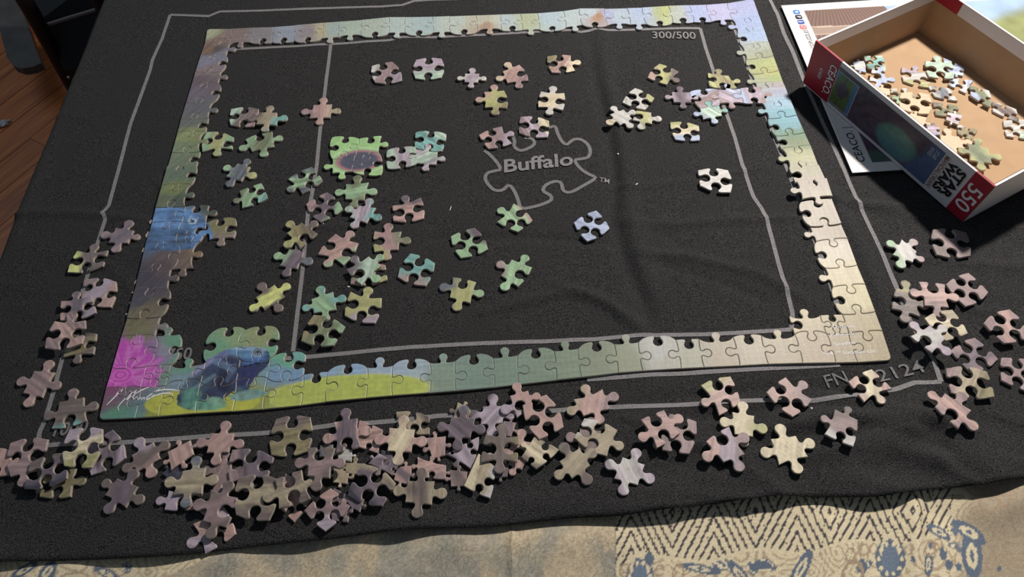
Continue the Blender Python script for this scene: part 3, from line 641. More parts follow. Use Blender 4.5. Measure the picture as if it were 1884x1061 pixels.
def border_paint(x, y):
    sx = x+0.004*(fbm(x*90, y*90, 41, 2)-0.5); sy = y+0.004*(fbm(x*90+9, y*90, 43, 2)-0.5)
    d = (sx[:, None]-APT[None, :, 0])**2+(sy[:, None]-APT[None, :, 1])**2+4e-6
    wgt = d**-2.2; C = (wgt@ACO)/wgt.sum(1)[:, None]
    P = proj(np.stack([x, y, np.full_like(x, ZT)], -1)); u, v = P[:, 0], P[:, 1]
    n = fbm(x*300, y*300, 5, 3)
    def mixc(mk, col):
        nonlocal C
        mk = np.clip(mk, 0, 1)[:, None]; C = C*(1-mk)+np.asarray(col)*mk
    def ell(cx, cy, rx, ry, rot=0.0):
        a = math.radians(rot); X = (u-cx)*math.cos(a)+(v-cy)*math.sin(a); Y = -(u-cx)*math.sin(a)+(v-cy)*math.cos(a); return np.hypot(X/rx, Y/ry)
    J = lambda L: [(160+a/3.768, 560+b/3.768) for a, b in L]
    bl = u < 700
    # streaks: horizontal water on the lower edge, slanted reeds on the left, brushed wood at lower right
    st_h = fbm(x*55, y*900, 61, 3)-0.5; st_d = fbm((x*0.8-y*0.6)*700, (x*0.6+y*0.8)*45, 62, 3)-0.5; st_v = fbm(x*650, y*60, 63, 3)-0.5
    left = sstep(430, 380, u)*(v < 600); right = sstep(1120, 1250, u)*(v > 300); topm = (v < 120)*(u > 560)
    C = C*(1+0.38*(st_h*(1-left)*(1-right)*(1-topm)+1.7*st_d*left+0.9*st_v*right+0.5*(n-0.5)*topm)[:, None])
    # lily pads
    pad = sstep(1.04, 0.98, ell(372, 740, 105, 27, -3)); mixc(pad*(v > 690), lin((168, 172, 74))*(0.85+0.4*n)[:, None])
    pad2 = sstep(1.03, 0.97, ell(640, 722, 150, 32, -4)); mixc(pad2*(u > 495), lin((166, 178, 92))*(0.85+0.35*n)[:, None])
    mixc(np.exp(-((ell(640, 722, 150, 32, -4)-1)/0.06)**2)*0.35*(u > 495), lin((190, 196, 120)))
    # flower
    fc = (226, 688); a = np.arctan2(v-fc[1], u-fc[0]); r = np.hypot((u-fc[0])/78, (v-fc[1])/72)
    pet = sstep(0.38, 0.66, fbm(a*7+1.5*r, r*2.2, 3, 3)); edge = 0.90+0.22*pet
    fm = sstep(1.05, 0.85, r/edge)*(v < 712)*(u < 320)
    mixc(fm*0.85, lin((186, 72, 176))*(1-0.55*pet[:, None]*(r[:, None] > 0.25))+lin((212, 140, 205))*0.55*pet[:, None]*(r[:, None] > 0.25))
    rr = ell(222, 690, 22, 14, -8); mixc(np.exp(-((rr % 0.42-0.2)/0.08)**2)*(rr < 1.2)*0.8, lin((222, 120, 205)))
    mixc(sstep(0.75, 1.05, r)*fm*0.5, lin((140, 100, 165)))
    # frog
    body = pip(J([(628, 700), (625, 640), (660, 570), (720, 480), (770, 430), (830, 385), (900, 345), (960, 315), (1030, 298), (1100, 290), (1180, 295), (1235, 305), (1262, 330), (1268, 380), (1258, 415), (1225, 450), (1180, 490), (1135, 550), (1110, 600), (1060, 610), (1010, 600), (960, 640), (900, 690), (800, 720), (700, 730)]), u, v)
    bc = lin((52, 62, 88))[None, :]*(0.45+1.1*fbm(x*190+y*60, y*110, 71, 3))[:, None]
    def bl(q, col, amt, lo=1.05, hi=0.6):
        nonlocal bc
        k = (sstep(lo, hi, q+0.30*(n-0.5))*amt)[:, None]; bc = bc*(1-k)+lin(col)[None, :]*k*(0.7+0.6*n)[:, None]
    def seg(p, q_, wd):
        ax, ay = p; bx, by = q_; t = np.clip(((u-ax)*(bx-ax)+(v-ay)*(by-ay))/((bx-ax)**2+(by-ay)**2), 0, 1)
        return np.hypot(u-ax-t*(bx-ax), v-ay-t*(by-ay))/wd
    bl(seg((336, 715), (372, 668), 13), (92, 110, 128), 0.8); bl(seg((372, 668), (430, 641), 10), (104, 116, 158), 0.8); bl(seg((352, 690), (392, 660), 5), (138, 140, 178), 0.8)
    bl(ell(455, 648, 42, 15, 6), (96, 136, 176), 0.9); bl(seg((425, 640), (490, 642), 4), (140, 168, 196), 0.8); bl(ell(468, 664, 30, 8, -8), (70, 112, 172), 0.7)
    bl(ell(452, 690, 32, 17, -38), (46, 52, 96), 0.95); bl(ell(412, 702, 16, 24, 10), (36, 36, 62), 0.95); bl(seg((398, 665), (428, 678), 8), (92, 116, 150), 0.8); bl(seg((432, 672), (418, 700), 5), (88, 106, 136), 0.6)
    bl(ell(368, 708, 26, 19, -35), (62, 82, 100), 0.8); bl(seg((345, 722), (395, 690), 4), (110, 134, 150), 0.6); bl(seg((440, 718), (432, 735), 9), (74, 96, 112), 0.8)
    C[body] = bc[body]
    mouth = np.abs(v-(672-(u-452)*0.20+0.004*(u-470)**2)) < 1.5; C[body & mouth & (u > 446)] = lin((24, 30, 50))
    e = ell(474, 647, 10, 8.5); C[e < 1] = (lin((128, 146, 166))*(1.2-0.9*np.exp(-((e-0.62)/0.16)**2))[:, None])[e < 1]; C[e < 0.28] = lin((24, 28, 40))
    for cx, cy, rx, ry, rot, col in ((372, 745, 46, 11, 0, (96, 146, 128)), (352, 728, 22, 16, -20, (84, 130, 118)), (455, 726, 38, 10, -8, (104, 140, 142)), (398, 738, 20, 9, 10, (120, 160, 140))):
        q = ell(cx, cy, rx, ry, rot)+0.25*(n-0.5); mixc(sstep(1.05, 0.8, q)*0.9, lin(col)*(0.45+1.1*fbm(x*260, y*160, 77, 2))[:, None])
    # blue creature on the left edge
    blob = pip([(283, 383), (330, 382), (352, 386), (372, 397), (384, 412), (390, 428), (391, 440), (380, 448), (352, 458), (318, 462), (262, 460), (272, 430)], u, v)
    bb = lin((92, 130, 178))[None, :]*(0.2+1.5*fbm(x*110, y*260, 81, 3))[:, None]
    sh = sstep(412, 428, v)*(u < 352); bb = bb*(1-0.45*sh)[:, None]
    C[blob] = bb[blob]
    e = ell(354, 407, 9, 6); C[(e < 1) & blob] = lin((150, 175, 200)); C[(e < 0.45) & blob] = lin((40, 50, 74))
    # mast and tree at the top
    tr = np.exp(-((u-1226)/9.0)**2)*(v < 60)*(0.4+0.8*n); mixc(tr*0.5, lin((176, 186, 96)))
    # grass fringe on the right edge
    gf = (v > 236) & (v < 262+10*np.sin(u*0.9)) & (u > 1420); mixc(gf*sstep(0.45, 0.62, fbm(x*500, y*180, 91, 2))*0.8, lin((82, 112, 74)))
    linen = 1+0.03*np.sin(x*5200)+0.03*np.sin(y*5200)
    return np.clip(C*linen[:, None], 0.008, 0.92)
bord = empty('jigsaw_border', tuple(np.r_[BP[0], 0.0]))
tag(bord, 'assembled picture border of the jigsaw, interlocked painted edge pieces forming a large rectangle', 'jigsaw puzzle')
bl_ = tuple(bord.location)
def add_border_piece(P, zf=0.0):
    z = base_h(P)+zf; reg, m = stack(P, z, z)[1:]
    commit(reg, m, z+TH)
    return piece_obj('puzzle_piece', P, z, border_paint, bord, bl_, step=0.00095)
CORN = {(0, 0): 0, (24, 0): 1, (24, 19): 2, (0, 19): 3}
for (i, j) in CELLS:
    Cn = [G(i, j), G(i+1, j), G(i+1, j+1), G(i, j+1)]
    sg = cell_sides(i, j); segs = [side_curve(Cn[k], Cn[(k+1) % 4], sg[k], bowf(i, j, k)) for k in range(4)]
    if (i, j) in CORN:
        k = CORN[(i, j)]; p = Cn[k]; a = segs[(k-1) % 4]; b = segs[k]
        r = 0.0045; da = (segs[(k-1) % 4][0]-p); da /= np.linalg.norm(da); db = (Cn[(k+1) % 4]-p); db /= np.linalg.norm(db)
        arc = [p+da*r*(1-t)**2+db*r*t**2 for t in np.linspace(0, 1, 7)]
        a = a[np.linalg.norm(a-p, axis=1) > r]; b = b[np.linalg.norm(b-p, axis=1) > r*1.02]
        segs[(k-1) % 4] = a; segs[k] = np.vstack([arc, b])
    add_border_piece(np.vstack(segs))
# traced pieces joined to the left edge (blue creature) and left of it
def quad_piece(s, zoff=0.0):
    f = s.split(); q = [(float(f[k]), float(f[k+1])) for k in range(0, 8, 2)]
    Cn = px_corners(q, ZT); sg = [SG[c] for c in f[8]]
    return outline(Cn, sg, loose=False), f
EX = [((1, 11), None), ((1, 12), None), ((1, 13), None), ((2, 12), '379 411 433 402 430 438 385 441 --++')]
VS.update({(1, 11): 'l', (1, 12): 'r', (1, 13): 'l', (2, 11): 'r', (2, 12): 'l', (3, 12): 'l', (2, 13): 'r'})
HS.update({(1, 11): 'd', (1, 12): 'u', (1, 13): 'u', (1, 14): 'd', (2, 12): 'd', (2, 13): 'd'})
for c, q in EX:
    if q: P = quad_piece(q)[0]
    else:
        i, j = c; Cn = [G(i, j), G(i+1, j), G(i+1, j+1), G(i, j+1)]
        P = outline(Cn, cell_sides(i, j), loose=False)
    add_border_piece(P)
# small white tabs poking out on the far left edge are cardboard crumbs under the border; signature and lettering
def on_top(x, y):
    x = np.atleast_1d(x); y = np.atleast_1d(y); r = np.zeros(len(x))
    for dx in (-1, 0, 1):
        for dy in (-1, 0, 1):
            r = np.maximum(r, HM[((y-RY0)/RS).astype(int)+dy, ((x-RX0)/RS).astype(int)+dx])
    return r+0.00005
def sig(pts, w=0.0011):
    ribbon('signature', pts, w, MT['wtext'], bord, z=0.0001, hf=on_top, taper=True)
SC6 = lambda L: [(a/5.994, 660+b/5.994) for a, b in L]
sig(SC6([(1195, 525), (1260, 460), (1340, 380), (1375, 345)])); sig(SC6([(1300, 400), (1340, 380), (1370, 365)]))
sig(SC6([(1330, 585), (1315, 560), (1345, 510), (1420, 430), (1475, 350), (1440, 400), (1390, 470), (1440, 420), (1500, 365), (1460, 430), (1420, 470)]))
sig(SC6([(1410, 470), (1480, 400), (1530, 355), (1500, 410), (1470, 460), (1500, 455), (1535, 430)])); sig(SC6([(1535, 440), (1520, 465), (1550, 462), (1585, 430), (1570, 465), (1600, 440), (1620, 460), (1660, 450), (1720, 405)]))
sig(SC6([(1510, 400), (1600, 350), (1665, 325)])); sig(SC6([(1600, 470), (1640, 435), (1710, 385), (1780, 345)])); sig(SC6([(1690, 395), (1780, 360), (1880, 352), (1960, 360), (1990, 372)])); sig(SC6([(1640, 470), (1720, 420), (1830, 392), (1900, 395), (1930, 410), (1925, 425)]))
def edge_text(s, p0, p1, hpx, m=None):
    a = unp(*p0, ZT); b = unp(*p1, ZT); ux = b-a; Lw = np.linalg.norm(ux); ux /= Lw; up = np.array([-ux[1], ux[0], 0])
    text_mesh('printed_text', s, a, ux, up, 0.0011*hpx*0.55, m or MT['wtext'], bord, 0.0, on_top, Lw, 0, 0.0001)
edge_text('© & ™ Lucasfilm Ltd.', (1516, 653), (1613, 648), 7)
edge_text('Thomas', (1530, 604), (1572, 602), 6); edge_text('Kinkade', (1528, 618), (1576, 615), 6); edge_text('Studios', (1536, 636), (1574, 632), 6)
# ------------------------------------------------------------------ joined groups inside the border
def cluster(name, label, rows, painter=None):
    Ps = []
    for s in rows:
        f = s.split(); q = [(float(f[k]), float(f[k+1])) for k in range(0, 8, 2)]; Ps.append((px_corners(q, ZT), f))
    loc = np.mean([c.mean(0) for c, f in Ps], 0); e = empty(name, (loc[0], loc[1], 0.0)); tag(e, label, 'jigsaw pieces')
    zz = max(base_h(outline(c, [SG[k] for k in f[8]])) for c, f in Ps)
    for n_, (c, f) in enumerate(Ps):
        P = outline(c, [SG[k] for k in f[8]], (0.6,)*4, loose=False)
        reg, m = stack(P, zz, zz)[1:]; commit(reg, m, zz+TH)
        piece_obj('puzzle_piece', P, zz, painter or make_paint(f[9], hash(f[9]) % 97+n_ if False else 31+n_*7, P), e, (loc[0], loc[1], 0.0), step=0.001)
    return e
def CR6(ox, oy, rows, s=5.994):
    out = []
    for r in rows:
        f = r.split(); q = []
        for k in range(0, 8, 2): q += ['%.1f' % (ox+float(f[k])/s), '%.1f' % (oy+float(f[k+1])/s)]
        out.append(' '.join(q+f[8:]))
    return out
ec = unp(600+365/5.994, 220+455/5.994, ZT)[:2]
def oval_paint(x, y):
    g = lin((150, 190, 130))[None, :]*(0.82+0.4*fbm(x*160, y*160, 4, 3))[:, None]
    r = np.hypot((x-ec[0])/0.0235, (y-ec[1])/0.0145)
    dkc = lin((82, 84, 100))[None, :]*(0.8+0.4*fbm(x*200, y*200, 8, 2))[:, None]
    ring = lin((160, 120, 126))
    k = sstep(1.0, 0.80, r)[:, None]; C = g*(1-k)+dkc*k
    q = np.exp(-((r-0.86)/0.10)**2)[:, None]; C = C*(1-q)+ring*q
    q = np.exp(-((r-1.14)/0.07)**2)[:, None]*0.5; C = C*(1-q)+lin((196, 214, 184))*q
    return np.clip(C, 0.01, 0.9)
cluster('joined_puzzle_pieces', 'four joined green pieces with a dark oval in the middle', CR6(600, 220, [
    '70 195 365 212 330 390 72 438 ---- g', '365 212 612 180 580 362 330 390 -+++ g', '72 438 330 390 290 575 68 592 ++++ g', '330 390 580 362 602 610 290 575 ---- g']), oval_paint)
cluster('joined_puzzle_pieces', 'three joined turquoise and lilac pieces right of the green group', CR6(600, 220, [
    '675 335 985 300 1003 482 680 540 ---- ele', '985 320 1230 355 1215 500 1003 482 ++++ lel', '985 140 1325 160 1275 345 975 300 ---- aae']))
cluster('joined_puzzle_pieces', 'row of joined lilac and pale blue pieces touching the right border', CR6(1080, 90, [
    '930 480 1125 485 1155 600 955 595 ++++ lvl', '1125 485 1440 455 1458 632 1240 660 ---- lmb', '1440 455 1680 445 1720 605 1458 612 +-++ mlb', '1680 445 1925 425 1985 595 1720 605 -+-+ mlb',
    '1240 660 1458 632 1490 745 1280 785 ++++ bea', '1330 270 1560 300 1655 440 1345 415 ++-- yoy']))
# ------------------------------------------------------------------ loose pieces, bottom ones of each heap first
# c1 c2 c3 c4 (clockwise), knob signs, colours
DATA = '''
Zinside 400 160
150 240 455 240 400 435 140 418 ---- enm
465 275 657 280 657 425 425 410 ++++ nta
1060 195 1262 188 1245 340 1010 345 ++++ mpt
305 575 605 490 632 660 378 712 -+++ gkg
-120 492 180 552 162 684 -168 714 --+- gyg
Zinside 400 290
222 62 365 100 265 258 92 205 ++++ gsy
240 365 485 278 555 445 270 555 ---+ kga
775 235 1040 98 1162 250 932 395 ---+ sgs
1210 378 1385 568 1140 712 975 510 ---- rvg
1415 290 1668 270 1620 470 1408 455 ++++ kgk
1560 525 1750 550 1645 720 1455 655 ++++ ela
Zinside 440 380
550 465 720 500 640 685 445 650 ++++ gvs
520 290 690 172 865 292 670 455 ++-+ yon
1065 297 1315 400 1150 645 865 525 +-+- rpg
1490 268 1790 270 1755 475 1490 500 +++- yrk
1260 640 1612 640 1635 810 1225 850 ---- yrk
1180 690 1430 545 1565 655 1350 865 +++- veg
Zinside 440 500
390 137 512 275 275 420 178 280 ++++ nnqqnn
793 298 1035 215 1075 418 820 455 ++++ aga
820 470 1170 600 1040 810 680 760 ---- okg
1228 215 1572 285 1500 565 1160 480 +--- yyl
Zinside 640 80
262 245 490 198 600 410 300 430 ---- wml
750 178 1035 165 1030 375 742 385 ---- lle
1290 330 1450 330 1435 430 1285 425 ++++ wlw
Zinside 860 80
388 305 570 230 675 410 440 435 +-++ cpm
180 530 405 515 435 715 190 705 +-++ pyo
810 525 1070 545 1050 735 780 700 +-+- wcw
880 140 1140 130 1190 300 930 320 -+-- opc
585 805 900 850 885 1032 570 985 ---- lcl
125 1005 380 912 495 1100 230 1160 -+-- pml
Zinside 600 220
730 945 1043 854 1078 1090 738 1115 +--- prv
Zinside 640 400
1132 205 1400 110 1548 350 1245 448 ---- gvg
545 655 690 392 960 500 860 755 ---- raa
1155 655 1415 710 1350 945 1120 880 -+++ syg
Zinside 780 370 4.243
568 160 700 15 850 150 735 240 +--- gpe
600 580 685 452 845 515 735 668 ++-+ ggm
1345 70 1452 212 1275 315 1168 165 ---- bbb
Zinside 1080 90
665 315 800 160 1015 250 880 393 --+- pyn
545 675 710 700 722 830 500 785 0++- wyw
530 428 745 540 640 672 388 590 ---- wwy
405 665 500 770 365 840 250 720 ++++ cww
915 805 1235 845 1245 1008 975 1000 ---- ycb
Zinside 1060 60 2.948
660 745 825 745 840 868 672 830 ---- www
Zleft 0 380
1275 230 1475 260 1410 400 1190 395 ++++ mvm
850 485 1190 480 1135 655 740 725 +--- nnq
Zleft 0 500
925 85 1280 105 1225 390 890 290 ---- mlp
670 320 1000 255 1060 450 660 535 +--- pvl
740 690 1065 680 1030 905 695 940 --+- non
600 540 940 530 905 790 490 840 +--- mpm
Zleft 0 660
375 130 605 145 465 425 250 375 ++++ pmp
650 475 925 420 955 685 565 770 ++-+ mna
Zpile 0 770
-230 330 130 350 100 620 -230 640 -+-- ppm
480 640 840 545 780 860 430 860 -+-- ooo
110 265 530 225 400 570 110 640 --+- mmm
330 480 740 370 735 660 260 770 ---- nvd
960 300 1240 118 1388 430 1000 625 ---- lvl
760 120 1130 110 1010 540 700 520 ---- lcy
1450 400 1690 255 1770 440 1500 590 ++++ lnp
1290 655 1520 745 1385 980 1150 840 ++++ nvn
Zpile 230 740
1000 640 1180 640 1150 900 960 860 ++++ nmn
950 335 1210 340 1140 550 895 555 ++++ rpr
1180 520 1640 600 1570 830 1150 890 --+- mvv
Zpile 270 840
165 185 300 60 430 190 290 290 ++++ ddd
240 370 610 380 550 568 190 585 +--+ llp
505 740 845 540 985 850 640 1070 +--+ lpl
400 150 655 110 610 410 280 425 ++++ sts
1010 225 1440 240 1350 700 980 640 ---- ntn
715 365 1008 455 890 790 625 715 +-++ nmn
Zpile 230 740
450 530 705 400 745 560 490 735 ++++ ppp
Zpile 480 720
165 300 545 280 520 660 110 700 ---- noo
1085 310 1345 420 1290 680 1050 600 ---- ppr
650 590 800 580 780 720 640 720 ++++ sns
820 610 1010 640 1000 780 850 740 ++++ nwn
930 780 1150 790 1100 920 930 900 +-++ oto
800 840 975 880 950 1020 790 1000 ++++ ctt
1330 640 1460 680 1440 860 1310 800 ++++ dvd
Zpile 480 810
240 330 545 570 335 875 160 700 ---- ppr
800 520 1000 620 960 900 780 880 ---- vmv
960 600 1140 640 1090 790 930 700 ++++ vvn
1500 290 1680 270 1620 490 1460 440 ++++ pvp
1120 250 1490 470 1340 720 955 600 ---- dvt
1300 137 1520 270 1440 380 1180 250 --++ lvl
150 430 450 320 550 640 195 750 -+-+ ntn
800 335 800 335 800 335 800 335 skip
510 80 820 80 760 415 510 390 -+++ nmn
760 512 990 700 700 995 465 760 ---- pml
Zpile 480 720
800 335 1065 290 1100 610 825 675 ++-+ pvp
Zpile 660 690
410 400 780 450 780 650 420 600 ---- ntn
1090 290 1240 380 1180 560 1030 500 ++++ cnt
335 575 620 595 580 850 315 835 ++++ pcp
Zpile 660 780
1000 500 1200 520 1180 680 1015 690 ++++ mnm
640 345 960 440 960 600 640 560 ++-+ mpp
1080 260 1330 130 1230 490 960 330 --+- vll
Zpile 660 690
1600 500 1740 520 1680 680 1540 660 ++++ mvm
725 665 955 645 945 860 800 900 ++++ mpm
Zpile 860 690
480 700 700 735 600 1045 450 980 +-++ ppm
Zpile 660 690
1370 340 1600 335 1590 530 1340 545 ++++ vll
1015 460 1285 470 1230 690 980 680 ++++ vvs
Zpile 860 690
465 225 670 165 720 330 545 470 ++-+ lpp
735 675 1015 820 760 1035 590 900 ---+ nct
Zpile 660 780
1450 420 1660 430 1640 580 1480 590 ++++ vvn
1320 318 1500 460 1450 820 1155 680 +--0 ctw
535 620 835 625 805 890 510 860 ++++ tnt
Zpile 860 690
200 645 570 670 550 960 150 960 +-+- nno
605 330 870 210 1065 570 790 710 ---- ppp
1165 265 1490 150 1575 375 1280 450 ++++ mpt
1240 560 1480 600 1440 830 1220 800 ++++ nnm
1290 470 1660 605 1540 895 1175 690 -+-- wtt
Zpile 980 750
290 580 520 430 640 630 435 775 ++++ ntn
1510 60 1810 150 1730 510 1430 465 ---- mmn
1190 130 1450 20 1625 280 1370 445 -+-+ ppr
990 540 1240 625 1160 855 895 780 ++++ lwl
Zfront 1270 660
112 290 445 190 560 480 320 625 ---+ ypp
835 370 1050 200 1350 450 1130 645 -+-- ppm
460 580 710 625 695 860 490 830 ++++ ccy
Zfront 1280 740
110 430 370 262 548 575 310 660 -+++ mlp
825 400 1105 365 1245 600 920 690 ++++ ccc
1535 72 1790 190 1740 490 1420 350 +--+ nmw
Zfront 1380 660
1080 250 1340 110 1570 330 1260 480 --+- pcp
Zright 1560 400 2.6526
217 182 262 105 337 165 318 220 ++++ gwm
413 60 575 75 597 190 430 185 ---- nmn
478 325 590 268 688 365 575 435 ---- mmm
235 345 335 360 355 485 215 445 +++- nno
345 312 475 325 495 440 375 430 -+++ mpm
372 490 510 448 588 565 478 602 ---- tct
500 650 620 585 735 690 600 757 ---- mvm
303 578 400 525 480 590 412 662 +++- lwl
478 735 680 750 718 875 505 855 ---- mto
475 855 605 940 540 1033 425 925 ++-+ mpm
662 515 790 445 905 570 765 613 ---- mpm
750 682 880 690 900 855 750 795 ---- lmm
'''
BOXD = '''
Zbox 1560 60 9.39
80 500 300 480 320 690 120 640 ++++ bwb
270 400 590 390 650 680 350 610 ---- eae
420 620 640 720 690 880 370 830 +++- bbw
Zbox 1684 60 9.39
480 430 850 610 830 750 600 700 --+- bbb
600 790 1010 830 880 1050 570 900 -+-- bwb
Zbox 1560 60 9.39
930 590 1390 690 1410 950 960 840 +--- lwy
1340 480 1790 500 1830 790 1400 760 +--- eee
Zbox 1560 150 9.39
740 120 1030 110 1000 330 760 300 -++- gkw
450 80 720 120 740 240 600 210 ++++ K
950 480 1380 620 1300 790 1000 620 ++++ K
Zbox 1684 160 9.39
420 830 760 850 850 1060 480 1050 ++++ K
210 -30 590 20 740 240 340 170 ---- wsw
950 -30 1280 60 1300 350 960 150 ---- wkb
1330 250 1750 380 1800 600 1340 420 ---- wnw
1520 580 1900 560 1950 900 1580 850 ---- eww
200 600 450 660 460 800 260 790 +-++ bls
300 260 740 330 800 500 360 480 ---- okn
720 640 1090 740 960 920 740 800 ---- oow
560 430 820 490 740 650 530 570 +-+- wlw
Zbox 1480 80 3.12
935 570 1060 600 1080 690 950 670 ++++ yky
Zbox 1560 150 9.39
920 190 1410 220 1400 560 900 470 ---- K
'''
DIGITS = {1: 'one', 2: 'two', 3: 'three', 4: 'four'}
def shape_words(s):
    k = s.count('+'); 
    return 'four knobs' if k == 4 else ('no knobs' if k == 0 else DIGITS[k]+(' knob' if k == 1 else ' knobs'))
ANG = {'150 240': (30,), '465 275': (30,), '1060 195': (0,), '305 575': (30,), '-120 492': (10,), '222 62': (20,), '240 365': (20,), '775 235': (80,), '1210 378': (20,), '1415 290': (80,), '1560 525': (10,),
 '550 465': (30,), '520 290': (-20,), '1065 297': (60,), '1490 268': (-20,), '1180 690': (10,), '390 137': (60,), '793 298': (-45,), '820 470': (20,), '1228 215': (90,), '262 245': (20,), '750 178': (90,), '1290 330': (30,),
 '388 305': (20,), '180 530': (45,), '810 525': (60,), '880 140': (30,), '585 805': (-20, 'mlc'), '125 1005': (0,), '730 945': (90, 'vpp'), '1132 205': (-50, 'ggv'), '545 655': (-60,), '1155 655': (10, 'syg'), '568 160': (-30, 'ggp'),
 '665 315': (0,), '530 428': (0,), '915 805': (90,), '1275 230': (45,), '850 485': (-20, 'qnnn'), '650 475': (90, 'mnna'), '925 85': (30,), '1010 225': (90,), '400 150': (90,), '240 370': (45,), '715 365': (70,), '150 430': (70,),
 '535 620': (0,), '200 645': (0,), '1320 318': (20,), '290 580': (45,), '1290 470': (60,), '165 300': (80,), '800 335': (0,), '335 575': (30,), '760 120': (80,), '1370 340': (45,), '760 512': (90,), '1120 250': (-45,), '1450 400': (45,),
 '1290 655': (0,), '112 290': (70,), '460 580': (30,), '1535 72': (120,), '217 182': (0,), '413 60': (0,), '478 735': (40,), '930 590': (90,), '825 400': (20,), '950 335': (45,), '330 480': (80,), '480 640': (40,)}
def run(data, base=None, tiltz=False):
    zone = ox = oy = sc_ = None; n = 0
    for ln_ in data.strip().split('\n'):
        f = ln_.split()
        if f[0][0] == 'Z':
            zone = f[0][1:]; ox, oy = float(f[1]), float(f[2]); sc_ = float(f[3]) if len(f) > 3 else 5.994; continue
        if f[8] == 'skip': continue
        q = [(ox+float(f[k])/sc_, oy+float(f[k+1])/sc_) for k in range(0, 8, 2)]
        z = base if base is not None else 0.0
        for it in range(2):
            Cn = px_corners(q, z+TH); P = outline(Cn, [SG[c] for c in f[8]])
            b0 = base if base is not None else base_h(P)
            z, reg, m = stack(P, b0)
        z += 0.00012
        commit(reg, m, z+TH)
        an = ANG.get(f[0]+' '+f[1], (None,)); LOOSE.append(dict(ang=an[0], q=q, P=P, z=z, s=f[8], c=(an[1] if len(an) > 1 else f[9]), zone=zone, px=np.mean(q, 0))); n += 1
run(DATA)
# ------------------------------------------------------------------ leaflet under the box
LZ = 0.0030
LT = unp(1437, 10, LZ)[:2]; LB = unp(1568, 318, LZ)[:2]; LB2 = unp(1650, 317.5, LZ)[:2]; LT2 = unp(1884, 15.5, LZ)[:2]
lv = LB-LT; lh = np.linalg.norm(lv); lv /= lh; lu = np.array([-lv[1], lv[0]])
Lx = 0.50
def leaf_h(x, y): return np.full(np.shape(x), LZ)
def leaf_paint(a, b):
    """a along the long side, b down the short side (metres)"""
    C = np.tile(lin((226, 222, 222)), (len(a), 1)); mg = 0.0135; ml = 0.022
    art = (a > ml) & (a < Lx-0.02) & (b > 0.0115) & (b < lh-0.0115)
    n = fbm(a*60, b*60, 3, 3); n2 = fbm(a*14, b*14, 7, 3)
    sky = lin((150, 172, 196))[None, :]*(0.85+0.3*n)[:, None]; hill = lin((134, 140, 96))[None, :]*(0.7+0.6*n)[:, None]
    hm = sstep(0.03, 0.05, b-0.02*np.sin(a*17)-0.012*n2*4+0.02)[:, None]
    A = sky*(1-hm)+hill*hm
    # ribbed grey brown dome at the left end
    dm = ((b > 0.10-1.45*(0.16-a)) | True) & (a < 0.115-0.25*np.maximum(0, 0.03-b)) & (b < 0.13)
    th = np.arctan2(b+0.06, a-0.062); rib = 0.5+0.5*np.sin(th*150)
    D = lin((122, 100, 92))[None, :]*(0.62+0.5*rib)[:, None]; band = np.abs(b-0.046-0.03*(a-0.05)) < 0.0055; D[band] = lin((150, 132, 120)); 
    ln_ = (np.abs(b-0.040-0.03*(a-0.05)) < 0.0009) | (np.abs(b-0.0525-0.03*(a-0.05)) < 0.0009); D[ln_] = lin((186, 166, 150))
    A[dm] = D[dm]
    # leaning brown slope at the right
    sl = np.abs(a-(0.305+0.9*b)) < 0.010+0.05*b; A[sl] = (lin((128, 104, 88))[None, :]*(0.7+0.5*n)[:, None])[sl]
    # dark purple and green foot at the lower left
    ft = sstep(lh-0.065, lh-0.045, b)[:, None]; pu = lin((84, 62, 88))[None, :]*(0.6+0.7*n)[:, None]; gr = lin((84, 104, 98))[None, :]*(0.7+0.5*n)[:, None]
    g2 = sstep(lh-0.030, lh-0.022, b)[:, None]; A = A*(1-ft)+(pu*(1-g2)+gr*g2)*ft
    C[art] = A[art]
    return C
na, nb_ = 420, 190
A_, B_ = np.meshgrid(np.linspace(0, Lx, na), np.linspace(0, lh, nb_)); A_ = A_.ravel(); B_ = B_.ravel()
XY = LT+A_[:, None]*lu+B_[:, None]*lv
Zl = LZ+0*A_
# the free lower left corner lifts a little
curl = 0.0
Fl = [(j*na+i, (j+1)*na+i, (j+1)*na+i+1, j*na+i+1) for j in range(nb_-1) for i in range(na-1)]
leaf = obj('leaflet', np.c_[XY, Zl], Fl, MT['leaf'], cols=leaf_paint(A_, B_), smooth=True)
tag(leaf, 'white bordered picture leaflet lying on the felt under the puzzle box', 'leaflet')
sm = leaf.modifiers.new('thickness', 'SOLIDIFY'); sm.thickness = 0.00035; sm.offset = -1
v3 = lambda p, z=LZ: np.array([p[0], p[1], z])
def leaf_text(s, a0, b0, b1, size, m, bold=0):
    """runs up the short side (towards the far end), tops facing the near left"""
    ux = np.r_[-lv, 0] if b1 < b0 else np.r_[lv, 0]; uy = np.array([-ux[1], ux[0], 0])
    o = v3(LT+lu*a0+lv*b0)
    return text_mesh('printed_text', s, o, ux, uy, size, m, leaf, bold, None, abs(b1-b0), 0, 0.0002)
leaf_text('CEACO.', 0.0165, lh-0.012, lh-0.052, 0.0105, MT['ink'], 0.0)
leaf_text('|', 0.0170, lh-0.056, lh-0.057, 0.012, MT['ink'])
leaf_text('#CEACOPUZZLES', 0.0165, 0.088, 0.043, 0.0062, MT['ink'])
